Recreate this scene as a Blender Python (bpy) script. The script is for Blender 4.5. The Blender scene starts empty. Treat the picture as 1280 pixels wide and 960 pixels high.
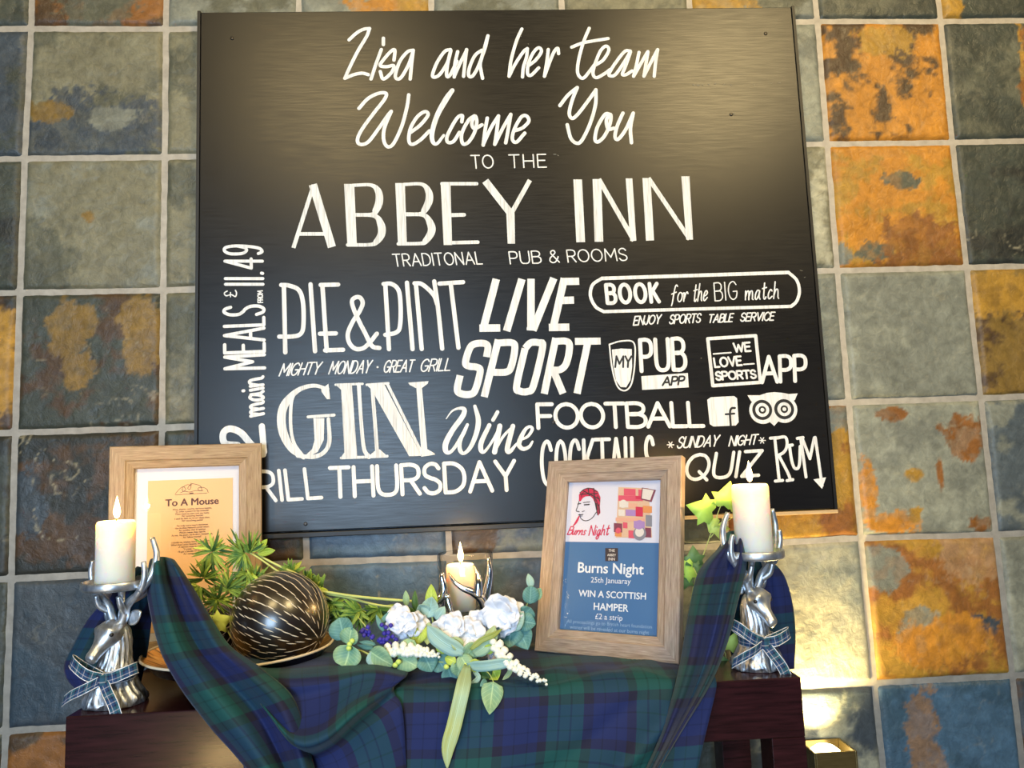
import bpy, bmesh, math, random
import numpy as np
from mathutils import Vector, Matrix, noise as mnoise

# ------------------------------------------------------------------ camera, light, exposure
C = bpy.context.scene.collection
SC = bpy.context.scene
ZS = 2.117                                   # floor is z = 0; the wall is the plane y = 0
F = 950.0
RW = np.array([[0.9981516605610194, -0.04647103205280674, -0.039162554809742955],
               [-0.033669994439713705, 0.11359644388715477, -0.9929562827288124],
               [0.050592430201649344, 0.9924395654729503, 0.11182179970896432]])
CAM = np.array([0.96469382, -1.6475719, -1.01828626 + ZS])
cd = bpy.data.cameras.new('camera'); cam = bpy.data.objects.new('camera', cd); C.objects.link(cam)
cd.sensor_width = 36; cd.lens = F / 1280 * 36; cd.clip_start = 0.01
cam.matrix_world = Matrix(((RW[0][0], -RW[1][0], -RW[2][0], CAM[0]), (RW[0][1], -RW[1][1], -RW[2][1], CAM[1]),
                           (RW[0][2], -RW[1][2], -RW[2][2], CAM[2]), (0, 0, 0, 1)))
SC.camera = cam
SC.view_settings.view_transform = 'Standard'; SC.view_settings.look = 'None'
SC.view_settings.gamma = 1.0; SC.view_settings.exposure = 0.0; SC.view_settings.use_curve_mapping = False

world = bpy.data.worlds.new('room_ambience'); SC.world = world; world.use_nodes = True
wn = world.node_tree.nodes; wl = world.node_tree.links; wn.clear()
wo = wn.new('ShaderNodeOutputWorld'); wb = wn.new('ShaderNodeBackground'); wr = wn.new('ShaderNodeValToRGB')
wt = wn.new('ShaderNodeTexCoord'); wsx = wn.new('ShaderNodeSeparateXYZ'); wm = wn.new('ShaderNodeMapRange')
wl.new(wt.outputs['Generated'], wsx.inputs[0]); wl.new(wsx.outputs[2], wm.inputs[0])
wm.inputs[1].default_value = -0.6; wm.inputs[2].default_value = 0.9
wl.new(wm.outputs[0], wr.inputs[0]); wl.new(wr.outputs[0], wb.inputs[0]); wl.new(wb.outputs[0], wo.inputs[0])
for p_, c_ in ((0.44, (0.018, 0.065, 0.17, 1)), (0.62, (0.075, 0.072, 0.062, 1)), (0.82, (0.22, 0.17, 0.10, 1))):
    e_ = wr.color_ramp.elements.new(p_); e_.color = c_
wr.color_ramp.elements[0].color = (0.05, 0.10, 0.17, 1); wr.color_ramp.elements[-1].color = (0.45, 0.35, 0.20, 1)
wb.inputs[1].default_value = 0.52

def lamp(name, kind, loc, target, energy, color, size=0.3, size_y=None, spread=None):
    d = bpy.data.lights.new(name, kind); o = bpy.data.objects.new(name, d); C.objects.link(o)
    o.location = loc; d.energy = energy; d.color = color
    if kind == 'AREA':
        d.shape = 'RECTANGLE'; d.size = size; d.size_y = size_y or size
        if spread: d.spread = spread
    elif kind in ('POINT', 'SPOT'):
        d.shadow_soft_size = size
    if target is not None:
        o.rotation_euler = (Vector(target) - Vector(loc)).to_track_quat('-Z', 'Y').to_euler()
    return o
WARM = (1.0, 0.75, 0.36)
lamp('ceiling_spot_right', 'AREA', (2.30, -2.20, 3.12), (1.55, 0, 1.55), 60, WARM, 0.75)
lamp('ceiling_spot_left', 'AREA', (0.28, -2.40, 3.12), (0.75, 0, 1.7), 34, WARM, 0.75)
lamp('window_daylight', 'AREA', (0.1, -4.4, 1.25), (0.8, 0, 1.0), 150, (0.55, 0.76, 1.0), 1.5, 1.5)
lamp('low_warm_light', 'AREA', (-0.02, -2.25, 0.06), (0.4, -0.4, 0.6), 3.2, (1.0, 0.66, 0.25), 0.16, 0.07)  # unseen warm light added low down for the glow reflected in the table front

# ------------------------------------------------------------------ helpers
def ray(u, v):
    return RW.T @ np.array([(u - 640) / F, (v - 480) / F, 1.0])
def at(u, v, d):                              # the point of the plane y = -d seen at (u, v)
    q = ray(u, v); t = (-d - CAM[1]) / q[1]; return Vector(CAM + t * q)
class Plane:
    """a flat face in the place: origin, unit axes a (right), b (up), n (towards the room)"""
    def __init__(s, o, a, b):
        s.o = np.array(o, float); s.a = np.array(a, float); s.b = np.array(b, float); s.n = np.cross(s.a, s.b)
    def uv(s, u, v):
        q = ray(u, v); t = np.dot(s.o - CAM, s.n) / np.dot(q, s.n); p = CAM + t * q - s.o
        return np.array([np.dot(p, s.a), np.dot(p, s.b)])
    def pt(s, st, h=0.0):
        return Vector(s.o + st[0] * s.a + st[1] * s.b + h * s.n)

def link(name, me, mat=None, parent=None, smooth=True, label=None):
    o = bpy.data.objects.new(name, me); C.objects.link(o)
    if mat is not None:
        for m in (mat if isinstance(mat, (list, tuple)) else [mat]): me.materials.append(m)
    if smooth:
        me.polygons.foreach_set('use_smooth', [True] * len(me.polygons))
    if parent is not None: o.parent = parent; o.matrix_parent_inverse = Matrix.Translation(parent.location).inverted() if parent.rotation_euler[2] == 0 else parent.matrix_basis.inverted()
    if label: o['label'] = label
    return o
def mesh(name, V, Fc, mat=None, parent=None, smooth=True, label=None, mi=None, uv=None):
    me = bpy.data.meshes.new(name); me.from_pydata([tuple(v) for v in V], [], Fc)
    if uv is not None:
        l = me.uv_layers.new(name='UVMap')
        for p in me.polygons:
            for li in p.loop_indices: l.data[li].uv = uv[me.loops[li].vertex_index]
    o = link(name, me, mat, parent, smooth, label)
    if mi is not None: me.polygons.foreach_set('material_index', mi)
    me.update(); return o
def thing(name, loc, label, cat, group=None, rz=0.0):
    o = bpy.data.objects.new(name, None); C.objects.link(o); o.location = loc; o.rotation_euler = (0, 0, rz)
    o.empty_display_size = 0.03
    tag(o, label, cat, group); return o
def tag(o, label, cat, group=None):
    o['label'] = label; o['category'] = cat
    if group: o['group'] = group
    return o
class MB:
    def __init__(s): s.V = []; s.F = []; s.M = []; s.UV = []
    def add(s, V, Fc, m=0, uv=None):
        b = len(s.V); s.V += [Vector(v) for v in V]; s.F += [tuple(i + b for i in f) for f in Fc]; s.M += [m] * len(Fc)
        s.UV += list(uv) if uv is not None else [(0, 0)] * len(V)
    def box(s, a, b, m=0):
        (x0, y0, z0), (x1, y1, z1) = a, b
        V = [(x, y, z) for x in (x0, x1) for y in (y0, y1) for z in (z0, z1)]
        s.add(V, [(0, 1, 3, 2), (4, 6, 7, 5), (0, 4, 5, 1), (2, 3, 7, 6), (0, 2, 6, 4), (1, 5, 7, 3)], m)
    def tube(s, pts, rad, n=10, m=0, cap=True):
        pts = [Vector(p) for p in pts]; N = len(pts)
        rad = rad if isinstance(rad, (list, tuple)) else [rad] * N
        V = []; up = None
        for i, p in enumerate(pts):
            t = (pts[min(i + 1, N - 1)] - pts[max(i - 1, 0)]).normalized()
            if up is None: up = t.orthogonal().normalized()
            up = (up - t * up.dot(t)); up = up.normalized() if up.length > 1e-6 else t.orthogonal().normalized()
            w = t.cross(up)
            for k in range(n):
                a = 2 * math.pi * k / n; V.append(p + (up * math.cos(a) + w * math.sin(a)) * rad[i])
        Fc = [(i * n + k, i * n + (k + 1) % n, (i + 1) * n + (k + 1) % n, (i + 1) * n + k) for i in range(N - 1) for k in range(n)]
        if cap:
            Fc.append(tuple(range(n - 1, -1, -1))); Fc.append(tuple((N - 1) * n + k for k in range(n)))
        s.add(V, Fc, m)
    def lathe(s, prof, n=40, c=(0, 0, 0), m=0, top=True):
        c = Vector(c); V = []; N = len(prof)
        for r, z in prof:
            for k in range(n):
                a = 2 * math.pi * k / n; V.append(c + Vector((r * math.cos(a), r * math.sin(a), z)))
        Fc = [(i * n + k, i * n + (k + 1) % n, (i + 1) * n + (k + 1) % n, (i + 1) * n + k) for i in range(N - 1) for k in range(n)]
        if prof[0][0] > 1e-5: Fc.append(tuple(range(n - 1, -1, -1)))
        if top and prof[-1][0] > 1e-5: Fc.append(tuple((N - 1) * n + k for k in range(n)))
        s.add(V, Fc, m)
    def grid(s, P, m=0, uv=None, closed=False):
        R, K = len(P), len(P[0])
        Fc = [(i * K + k, i * K + (k + 1) % K, (i + 1) * K + (k + 1) % K, (i + 1) * K + k) for i in range(R - 1) for k in range(K if closed else K - 1)]
        s.add([p for r in P for p in r], Fc, m, None if uv is None else [q for r in uv for q in r])
    def build(s, name, mat, parent=None, smooth=True, label=None, uv=False):
        return mesh(name, s.V, s.F, mat, parent, smooth, label, s.M, s.UV if uv else None)
def bevel(o, w, seg=2, ang=40):
    b = o.modifiers.new('bevel', 'BEVEL'); b.width = w; b.segments = seg; b.limit_method = 'ANGLE'; b.angle_limit = math.radians(ang)
    for p in o.data.polygons: p.use_smooth = False
    return o
def cr(pts, n=8):                             # Catmull-Rom through points of any dimension
    P = [np.array(p, float) for p in pts]
    if len(P) < 3: return [P[0] + (P[-1] - P[0]) * i / n for i in range(n + 1)] if len(P) == 2 else P
    out = []
    for i in range(len(P) - 1):
        p0 = P[i - 1] if i else 2 * P[0] - P[1]; p1, p2 = P[i], P[i + 1]
        p3 = P[i + 2] if i + 2 < len(P) else 2 * P[-1] - P[-2]
        for k in range(n):
            t = k / n
            out.append(0.5 * (2 * p1 + (p2 - p0) * t + (2 * p0 - 5 * p1 + 4 * p2 - p3) * t * t + (3 * p1 - p0 - 3 * p2 + p3) * t ** 3))
    out.append(P[-1]); return out

# ------------------------------------------------------------------ materials
def mat(name, color=(0.8, 0.8, 0.8), rough=0.5, metal=0.0, spec=0.5, **kw):
    m = bpy.data.materials.new(name); m.use_nodes = True; b = m.node_tree.nodes['Principled BSDF']
    b.inputs['Base Color'].default_value = (*color, 1); b.inputs['Roughness'].default_value = rough
    b.inputs['Metallic'].default_value = metal; b.inputs['Specular IOR Level'].default_value = spec
    for k, v in kw.items(): b.inputs[k.replace('_', ' ')].default_value = v
    return m
class NT:
    def __init__(s, m): s.m = m; s.n = m.node_tree.nodes; s.l = m.node_tree.links; s.b = s.n['Principled BSDF']
    def new(s, t, **kw):
        x = s.n.new(t)
        for k, v in kw.items(): setattr(x, k, v)
        return x
    def link(s, a, b): s.l.new(a, b)
    def noise(s, scale, detail=4, vec=None, rough=0.55, dist=0.0):
        x = s.new('ShaderNodeTexNoise'); x.inputs['Scale'].default_value = scale; x.inputs['Detail'].default_value = detail
        x.inputs['Roughness'].default_value = rough; x.inputs['Distortion'].default_value = dist
        if vec is not None: s.link(vec, x.inputs['Vector'])
        return x
    def coord(s, out='Object', scale=(1, 1, 1)):
        t = s.new('ShaderNodeTexCoord'); mp = s.new('ShaderNodeMapping'); mp.inputs['Scale'].default_value = scale
        s.link(t.outputs[out], mp.inputs['Vector']); return mp.outputs[0]
    def ramp(s, fac, stops, interp='LINEAR'):
        r = s.new('ShaderNodeValToRGB'); r.color_ramp.interpolation = interp; e = r.color_ramp.elements
        while len(e) < len(stops): e.new(0.5)
        for i, (p, c) in enumerate(stops): e[i].position = p; e[i].color = (*c, 1) if len(c) == 3 else c
        s.link(fac, r.inputs[0]); return r
    def bump(s, h, strength=0.3, dist=0.002):
        b = s.new('ShaderNodeBump'); b.inputs['Strength'].default_value = strength; b.inputs['Distance'].default_value = dist
        s.link(h, b.inputs['Height']); s.link(b.outputs[0], s.b.inputs['Normal']); return b
    def mix(s, a, b, fac=0.5, mode='MIX'):
        x = s.new('ShaderNodeMix', data_type='RGBA', blend_type=mode)
        for v, i in ((fac, 0), (a, 6), (b, 7)):
            if hasattr(v, 'is_linked'): s.link(v, x.inputs[i])
            elif i == 0: x.inputs[0].default_value = v
            else: x.inputs[i].default_value = (*v, 1)
        return x.outputs[2]

def noisy(name, c1, c2, scale=20, rough=0.5, stretch=(1, 1, 1), bump=0.0, detail=5, **kw):
    m = mat(name, c1, rough, **kw); t = NT(m); v = t.coord('Object', stretch); n = t.noise(scale, detail, v)
    r = t.ramp(n.outputs[0], [(0.3, c1), (0.7, c2)]); t.link(r.outputs[0], t.b.inputs['Base Color'])
    if bump: t.bump(n.outputs[0], bump, 0.002)
    return m

M = {}
# slate tiles: colour painted per tile (below), fine grain and relief from noise
m = mat('slate', rough=0.42, spec=0.45); t = NT(m); M['slate'] = m
a = t.new('ShaderNodeVertexColor', layer_name='slate'); v = t.coord('Object')
n1 = t.noise(60, 8, v, 0.65, 0.6); n2 = t.noise(14, 6, v, 0.6, 1.2)
r1 = t.ramp(n1.outputs[0], [(0.25, (0.62, 0.62, 0.62)), (0.75, (1.25, 1.25, 1.25))])
t.link(t.mix(a.outputs[0], r1.outputs[0], 0.9, 'MULTIPLY'), t.b.inputs['Base Color'])
mx = t.new('ShaderNodeMath', operation='ADD'); t.link(n1.outputs[0], mx.inputs[0]); t.link(n2.outputs[0], mx.inputs[1])
t.bump(mx.outputs[0], 0.55, 0.004)
rr = t.ramp(n2.outputs[0], [(0.3, (0.34,) * 3), (0.7, (0.55,) * 3)]); t.link(rr.outputs[0], t.b.inputs['Roughness'])
M['grout'] = noisy('grout', (0.40, 0.36, 0.30), (0.56, 0.51, 0.43), 45, 0.85, bump=0.4)
M['floor'] = noisy('floor_stone', (0.10, 0.09, 0.08), (0.16, 0.14, 0.12), 8, 0.5)
# black sign board: brushed satin paint
m = mat('black_board', (0.012, 0.012, 0.014), 0.34, spec=0.34); t = NT(m); M['board'] = m
v = t.coord('Object', (3, 1, 60)); n = t.noise(6, 5, v); v2 = t.coord('Object'); nb = t.noise(3.2, 3, v2)
r = t.ramp(n.outputs[0], [(0.3, (0.28,) * 3), (0.7, (0.37,) * 3)]); t.link(r.outputs[0], t.b.inputs['Roughness'])
r = t.ramp(nb.outputs[0], [(0.3, (0.005, 0.005, 0.006)), (0.7, (0.011, 0.0105, 0.0105))]); t.link(r.outputs[0], t.b.inputs['Base Color'])
t.bump(n.outputs[0], 0.05, 0.0006)
M['board_edge'] = mat('board_edge', (0.006, 0.006, 0.006), 0.5)
M['lamplit_rail'] = noisy('lamplit_rail_edge', (0.50, 0.34, 0.17), (0.62, 0.44, 0.24), 30, 0.6, (1, 8, 8))  # pale tone stands in for wall lamp light on the rail
# white sign paint with faint brush streaks
m = mat('white_paint', (0.8, 0.8, 0.8), 0.55); t = NT(m); M['white'] = m
n = t.noise(9, 4, t.coord('Object', (22, 1, 1.5))); r = t.ramp(n.outputs[0], [(0.35, (0.66, 0.67, 0.68)), (0.55, (0.86, 0.86, 0.85))])
t.link(r.outputs[0], t.b.inputs['Base Color'])
m = mat('white_paint_streaky', (0.8, 0.8, 0.8), 0.55); t = NT(m); M['streak'] = m
n = t.noise(14, 4, t.coord('Object', (26, 1, 1.2))); r = t.ramp(n.outputs[0], [(0.34, (0.54, 0.55, 0.55)), (0.54, (0.82, 0.82, 0.80))])
t.link(r.outputs[0], t.b.inputs['Base Color'])
M['ink'] = mat('black_ink', (0.012, 0.012, 0.013), 0.6)
# mahogany
m = mat('mahogany', (0.03, 0.007, 0.008), 0.22, spec=0.28, Coat_Weight=0.1, Coat_Roughness=0.12); t = NT(m); M['mahogany'] = m
n = t.noise(12, 6, t.coord('Object', (1.2, 8, 14))); r = t.ramp(n.outputs[0], [(0.3, (0.010, 0.003, 0.004)), (0.7, (0.034, 0.009, 0.012))])
t.link(r.outputs[0], t.b.inputs['Base Color']); t.bump(n.outputs[0], 0.08, 0.001)
# oak-look frame moulding (grain runs along U of its UV map)
def oak(name, c1, c2, c3):
    m = mat(name, c1, 0.55); t = NT(m); v = t.coord('UV', (26, 430, 1))
    n = t.noise(1.0, 6, v, 0.6, 0.4); n2 = t.noise(1.0, 3, t.coord('UV', (60, 60, 1)))
    r = t.ramp(n.outputs[0], [(0.28, c1), (0.5, c2), (0.72, c3)])
    t.link(t.mix(r.outputs[0], n2.outputs[1], 0.06, 'OVERLAY'), t.b.inputs['Base Color']); t.bump(n.outputs[0], 0.35, 0.0008); return m
M['oak_warm'] = oak('limed_oak', (0.20, 0.125, 0.065), (0.36, 0.25, 0.14), (0.47, 0.35, 0.22))
M['oak_grey'] = oak('greyed_oak', (0.19, 0.135, 0.10), (0.34, 0.26, 0.205), (0.48, 0.39, 0.32))
M['mount'] = mat('mount_card', (0.74, 0.76, 0.86), 0.7)
M['cream_paper'] = mat('peach_paper', (0.86, 0.56, 0.30), 0.75)
M['print_brown'] = mat('brown_print', (0.13, 0.055, 0.05), 0.7)
M['poster_blue'] = mat('poster_blue', (0.06, 0.17, 0.38), 0.6)
M['poster_white'] = mat('poster_white', (0.72, 0.72, 0.84), 0.6)
M['print_white'] = mat('print_white', (0.82, 0.86, 0.92), 0.6)
M['print_pale'] = mat('print_pale_blue', (0.30, 0.46, 0.66), 0.6)
M['print_red'] = mat('print_red', (0.62, 0.03, 0.09), 0.6)
M['print_dark'] = mat('print_dark', (0.05, 0.035, 0.04), 0.6)
for k, c in dict(pink=(0.72, 0.10, 0.16), peach=(0.78, 0.42, 0.30), mauve=(0.42, 0.25, 0.55), straw=(0.74, 0.50, 0.34), plum=(0.22, 0.05, 0.09), grey=(0.25, 0.25, 0.30), cream=(0.78, 0.72, 0.66), orange=(0.75, 0.30, 0.10)).items():
    M['h_' + k] = mat('hamper_' + k, c, 0.6)
def glass(name, tint=(1, 1, 1), rough=0.02, ior=1.45, boost=1.0):
    m = bpy.data.materials.new(name); m.use_nodes = True; n = m.node_tree.nodes; l = m.node_tree.links; n.clear()
    o = n.new('ShaderNodeOutputMaterial'); mx = n.new('ShaderNodeMixShader'); tr = n.new('ShaderNodeBsdfTransparent'); g = n.new('ShaderNodeBsdfGlossy')
    lw = n.new('ShaderNodeLayerWeight'); lw.inputs[0].default_value = 0.5; fr = n.new('ShaderNodeMath'); fr.operation = 'POWER'; fr.inputs[1].default_value = 4.0; l.new(lw.outputs['Facing'], fr.inputs[0])
    fb = n.new('ShaderNodeMath'); fb.operation = 'ADD'; fb.inputs[1].default_value = 0.035; l.new(fr.outputs[0], fb.inputs[0]); fr = fb; tr.inputs[0].default_value = (*tint, 1); g.inputs['Roughness'].default_value = rough
    ml = n.new('ShaderNodeMath'); ml.operation = 'MULTIPLY'; ml.inputs[1].default_value = boost; l.new(fr.outputs[0], ml.inputs[0])
    l.new(ml.outputs[0], mx.inputs[0]); l.new(tr.outputs[0], mx.inputs[1]); l.new(g.outputs[0], mx.inputs[2]); l.new(mx.outputs[0], o.inputs[0]); return m
M['pane'] = glass('picture_glass'); M['glass'] = glass('clear_glass', (0.985, 0.975, 0.96), 0.01, 1.5, 1.3)
# antiqued pewter
m = mat('pewter', (0.55, 0.58, 0.62), 0.4, 0.9); t = NT(m); M['pewter'] = m
n = t.noise(90, 5, t.coord('Object')); n2 = t.noise(150, 4, t.coord('Object', (1, 1, 0.16)), dist=0.8)
r = t.ramp(n2.outputs[0], [(0.34, (0.16, 0.18, 0.20)), (0.50, (0.60, 0.64, 0.70)), (0.7, (0.88, 0.90, 0.93))])
t.link(r.outputs[0], t.b.inputs['Base Color']); t.bump(n2.outputs[0], 0.5, 0.002)
r = t.ramp(n.outputs[0], [(0.3, (0.36,) * 3), (0.7, (0.52,) * 3)]); t.link(r.outputs[0], t.b.inputs['Roughness'])
m = mat('pewter_smooth', (0.60, 0.63, 0.67), 0.38, 0.9); t = NT(m); M['pewter2'] = m
n = t.noise(60, 4, t.coord('Object')); r = t.ramp(n.outputs[0], [(0.35, (0.42, 0.46, 0.51)), (0.6, (0.80, 0.84, 0.89))]); t.link(r.outputs[0], t.b.inputs['Base Color'])
t.bump(n.outputs[0], 0.25, 0.002)
M['chrome'] = mat('polished_antler', (0.72, 0.75, 0.80), 0.14, 1.0)
# wax, flame
M['wax'] = mat('ivory_wax', (0.93, 0.87, 0.78), 0.45, Subsurface_Weight=1.0, Subsurface_Scale=0.035)
M['wax'].node_tree.nodes['Principled BSDF'].inputs['Subsurface Radius'].default_value = (1.0, 0.60, 0.28)
M['wick'] = mat('wick', (0.02, 0.015, 0.01), 0.9)
m = bpy.data.materials.new('flame'); m.use_nodes = True; n_ = m.node_tree.nodes; n_.clear(); M['flame'] = m
o_ = n_.new('ShaderNodeOutputMaterial'); e_ = n_.new('ShaderNodeEmission'); t_ = n_.new('ShaderNodeBsdfTransparent'); a_ = n_.new('ShaderNodeAddShader')
e_.inputs[0].default_value = (1.0, 0.74, 0.34, 1); e_.inputs[1].default_value = 5.5
for x_, y_ in ((e_.outputs[0], a_.inputs[0]), (t_.outputs[0], a_.inputs[1]), (a_.outputs[0], o_.inputs[0])): m.node_tree.links.new(x_, y_)
m = mat('bulb', (1, 0.9, 0.6), 1.0); b = m.node_tree.nodes['Principled BSDF']; b.inputs['Emission Color'].default_value = (1.0, 0.86, 0.52, 1); b.inputs['Emission Strength'].default_value = 9; M['bulb'] = m
M['brass'] = noisy('brushed_bronze', (0.20, 0.15, 0.06), (0.27, 0.21, 0.09), 40, 0.35, (1, 1, 10), metal=0.85)
M['lacquer'] = mat('black_lacquer', (0.008, 0.006, 0.006), 0.17, spec=0.6)
M['ball'] = mat('dark_brown_lacquer', (0.012, 0.007, 0.004), 0.34, spec=0.7, Coat_Weight=0.8, Coat_Roughness=0.2)
M['inlay'] = mat('ivory_inlay', (0.72, 0.62, 0.46), 0.5)
m = mat('gilt', (0.75, 0.45, 0.12), 0.33, 0.75); t = NT(m); M['gilt'] = m
n = t.noise(1.0, 4, t.coord('UV', (70, 2.2, 1)), dist=0.5); r = t.ramp(n.outputs[0], [(0.42, (0.10, 0.045, 0.012)), (0.52, (0.70, 0.40, 0.11)), (0.7, (0.88, 0.66, 0.30))]); t.link(r.outputs[0], t.b.inputs['Base Color']); t.bump(n.outputs[0], 0.5, 0.002)
# tartan: the same sett in warp and weft, twill-mixed
def tartan(name, period, blue, green, black, line=None, sheen=0.1, lift=1.0):
    m = mat(name, blue, 0.75, spec=0.25, Sheen_Weight=sheen, Sheen_Roughness=0.4); t = NT(m)
    tc = t.new('ShaderNodeTexCoord'); sp = t.new('ShaderNodeSeparateXYZ'); t.link(tc.outputs['UV'], sp.inputs[0])
    dk = tuple(x * .6 for x in blue); gd = tuple(x * .55 for x in green)
    sett = [(0, blue), (0.07, dk), (0.085, blue), (0.19, black), (0.29, green), (0.41, gd), (0.43, green), (0.54, gd), (0.56, green), (0.69, black), (0.80, blue), (0.915, dk), (0.93, blue)]
    if line: sett = [(0, blue), (0.12, line), (0.17, blue), (0.32, black), (0.42, green), (0.62, line), (0.67, green), (0.80, black), (0.92, blue)]
    cols = []
    for i in (0, 1):
        d = t.new('ShaderNodeMath', operation='DIVIDE'); d.inputs[1].default_value = period; t.link(sp.outputs[i], d.inputs[0])
        f = t.new('ShaderNodeMath', operation='FRACT'); t.link(d.outputs[0], f.inputs[0])
        cols.append(t.ramp(f.outputs[0], sett, 'CONSTANT').outputs[0])
    s = t.new('ShaderNodeMath', operation='ADD'); t.link(sp.outputs[0], s.inputs[0]); t.link(sp.outputs[1], s.inputs[1])
    w = t.new('ShaderNodeMath', operation='MULTIPLY'); w.inputs[1].default_value = 700; t.link(s.outputs[0], w.inputs[0])
    f = t.new('ShaderNodeMath', operation='FRACT'); t.link(w.outputs[0], f.inputs[0])
    g = t.new('ShaderNodeMapRange'); t.link(f.outputs[0], g.inputs[0]); g.inputs[3].default_value = 0.35; g.inputs[4].default_value = 0.65
    t.link(t.mix(cols[0], cols[1], g.outputs[0]), t.b.inputs['Base Color']); t.bump(f.outputs[0], 0.12, 0.0005); return m
M['tartan'] = tartan('dark_tartan', 0.140, (0.011, 0.020, 0.098), (0.008, 0.066, 0.066), (0.013, 0.013, 0.034))
M['ribbon'] = tartan('tartan_ribbon', 0.026, (0.02, 0.06, 0.15), (0.03, 0.12, 0.15), (0.012, 0.015, 0.05), (0.5, 0.46, 0.5), 0.1)
M['ribbon_edge'] = mat('silver_thread', (0.75, 0.75, 0.78), 0.4, 0.4)
def leaf(name, c1, c2, scale=30, rough=0.5):
    m = mat(name, c1, rough, spec=0.35); t = NT(m); n = t.noise(scale, 3, t.coord('Object')); r = t.ramp(n.outputs[0], [(0.3, c1), (0.7, c2)])
    sp = t.new('ShaderNodeSeparateXYZ'); t.link(t.coord('UV'), sp.inputs[0]); ab = t.new('ShaderNodeMath', operation='ABSOLUTE'); t.link(sp.outputs[0], ab.inputs[0])
    mid = t.ramp(ab.outputs[0], [(0.0, (1, 1, 1)), (0.10, (0, 0, 0))])
    w = t.new('ShaderNodeMath', operation='MULTIPLY_ADD'); w.inputs[1].default_value = -0.28; t.link(ab.outputs[0], w.inputs[0]); t.link(sp.outputs[1], w.inputs[2])
    f = t.new('ShaderNodeMath', operation='MULTIPLY'); f.inputs[1].default_value = 7.0; t.link(w.outputs[0], f.inputs[0]); g = t.new('ShaderNodeMath', operation='FRACT'); t.link(f.outputs[0], g.inputs[0])
    vein = t.ramp(g.outputs[0], [(0.0, (.5, .5, .5)), (0.14, (0, 0, 0)), (0.9, (0, 0, 0)), (1.0, (.5, .5, .5))])
    mx = t.mix(mid.outputs[0], vein.outputs[0], 1.0, 'LIGHTEN'); lt = tuple(min(1, x * 1.5 + .07) for x in c2)
    fac = t.new('ShaderNodeMath', operation='MULTIPLY'); fac.inputs[1].default_value = 0.6; t.link(mx, fac.inputs[0])
    t.link(t.mix(r.outputs[0], lt, fac.outputs[0]), t.b.inputs['Base Color']); t.bump(mx, 0.3, 0.001); return m
M['eucalyptus'] = leaf('eucalyptus_leaf', (0.15, 0.34, 0.24), (0.38, 0.52, 0.26))
M['teal_leaf'] = leaf('teal_leaf', (0.07, 0.21, 0.20), (0.17, 0.35, 0.29))
M['pale_leaf'] = leaf('pale_leaf', (0.40, 0.55, 0.40), (0.30, 0.50, 0.50))
M['lime_leaf'] = leaf('lime_leaf', (0.34, 0.50, 0.04), (0.52, 0.62, 0.12))
M['fir'] = leaf('fir_leaf', (0.06, 0.17, 0.03), (0.30, 0.42, 0.06), 60)
M['dark_leaf'] = leaf('dark_green_leaf', (0.02, 0.075, 0.02), (0.07, 0.16, 0.03))
M['ivy'] = leaf('ivy_leaf', (0.10, 0.30, 0.015), (0.36, 0.55, 0.06), 45)
M['blade'] = leaf('blade_leaf', (0.46, 0.50, 0.16), (0.36, 0.52, 0.36), 14)
M['stem'] = leaf('green_stem', (0.30, 0.36, 0.08), (0.42, 0.46, 0.12))
M['petal'] = mat('white_petal', (0.84, 0.85, 0.92), 0.6)
M['spike'] = leaf('cream_spike', (0.68, 0.72, 0.45), (0.80, 0.82, 0.62), 90)
M['purple'] = mat('purple_bud', (0.05, 0.035, 0.38), 0.6)
M['screw'] = mat('screw_head', (0.05, 0.045, 0.04), 0.4, 0.8)

# ------------------------------------------------------------------ the wall of slate tiles
corner_px = {(0, 0): (39, 36), (1, 0): (207.5, 36.5), (0, 1): (31, 198.5), (1, 1): (206, 196.5), (0, 2): (25, 366), (1, 2): (204, 363), (0, 3): (19, 541), (1, 3): (202.5, 535),
             (0, 4): (14, 723.5), (0, 5): (7, 914), (6, 0): (1021.7, 27), (7, 0): (1175.8, 27), (6, 1): (1034, 180), (7, 1): (1190.4, 178.3), (6, 2): (1046.7, 338.3), (7, 2): (1208.3, 334.6),
             (6, 3): (1061, 503), (7, 3): (1226, 497.4), (6, 4): (1076, 672.5), (7, 4): (1245, 668.3), (6, 5): (1093, 854), (7, 5): (1265.4, 844.5), (2, 4): (383.5, 703), (3, 4): (562, 697)}
def tile_corner(i, j):
    if (i, j) in corner_px:
        p = at(*corner_px[i, j], 0.0); return np.array([p.x, p.z])
    dx = (-0.004 if i < 2 else 0.002 * (i - 5)) if j >= 0 else 0
    return np.array([0.3 * i + dx, ZS - 0.3 * j])
# value noise on arrays (2-D), for the painted slate patterns
_rs = np.random.RandomState(7); _T = _rs.rand(256, 256)
def vnoise(x, y, seed=0):
    xi = np.floor(x).astype(int); yi = np.floor(y).astype(int); fx = x - xi; fy = y - yi; fx = fx * fx * (3 - 2 * fx); fy = fy * fy * (3 - 2 * fy)
    g = lambda a, b: _T[(a + seed * 37) % 256, (b + seed * 91) % 256]
    return (g(xi, yi) * (1 - fx) + g(xi + 1, yi) * fx) * (1 - fy) + (g(xi, yi + 1) * (1 - fx) + g(xi + 1, yi + 1) * fx) * fy
def fbm(x, y, seed=0, o=5, gain=0.55):
    s = 0; a = 1; tot = 0
    for k in range(o): s = s + a * vnoise(x * 2 ** k, y * 2 ** k, seed + k); tot += a; a *= gain
    return s / tot
def sst(x, a, b): t = np.clip((x - a) / (b - a), 0, 1); return t * t * (3 - 2 * t)
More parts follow.
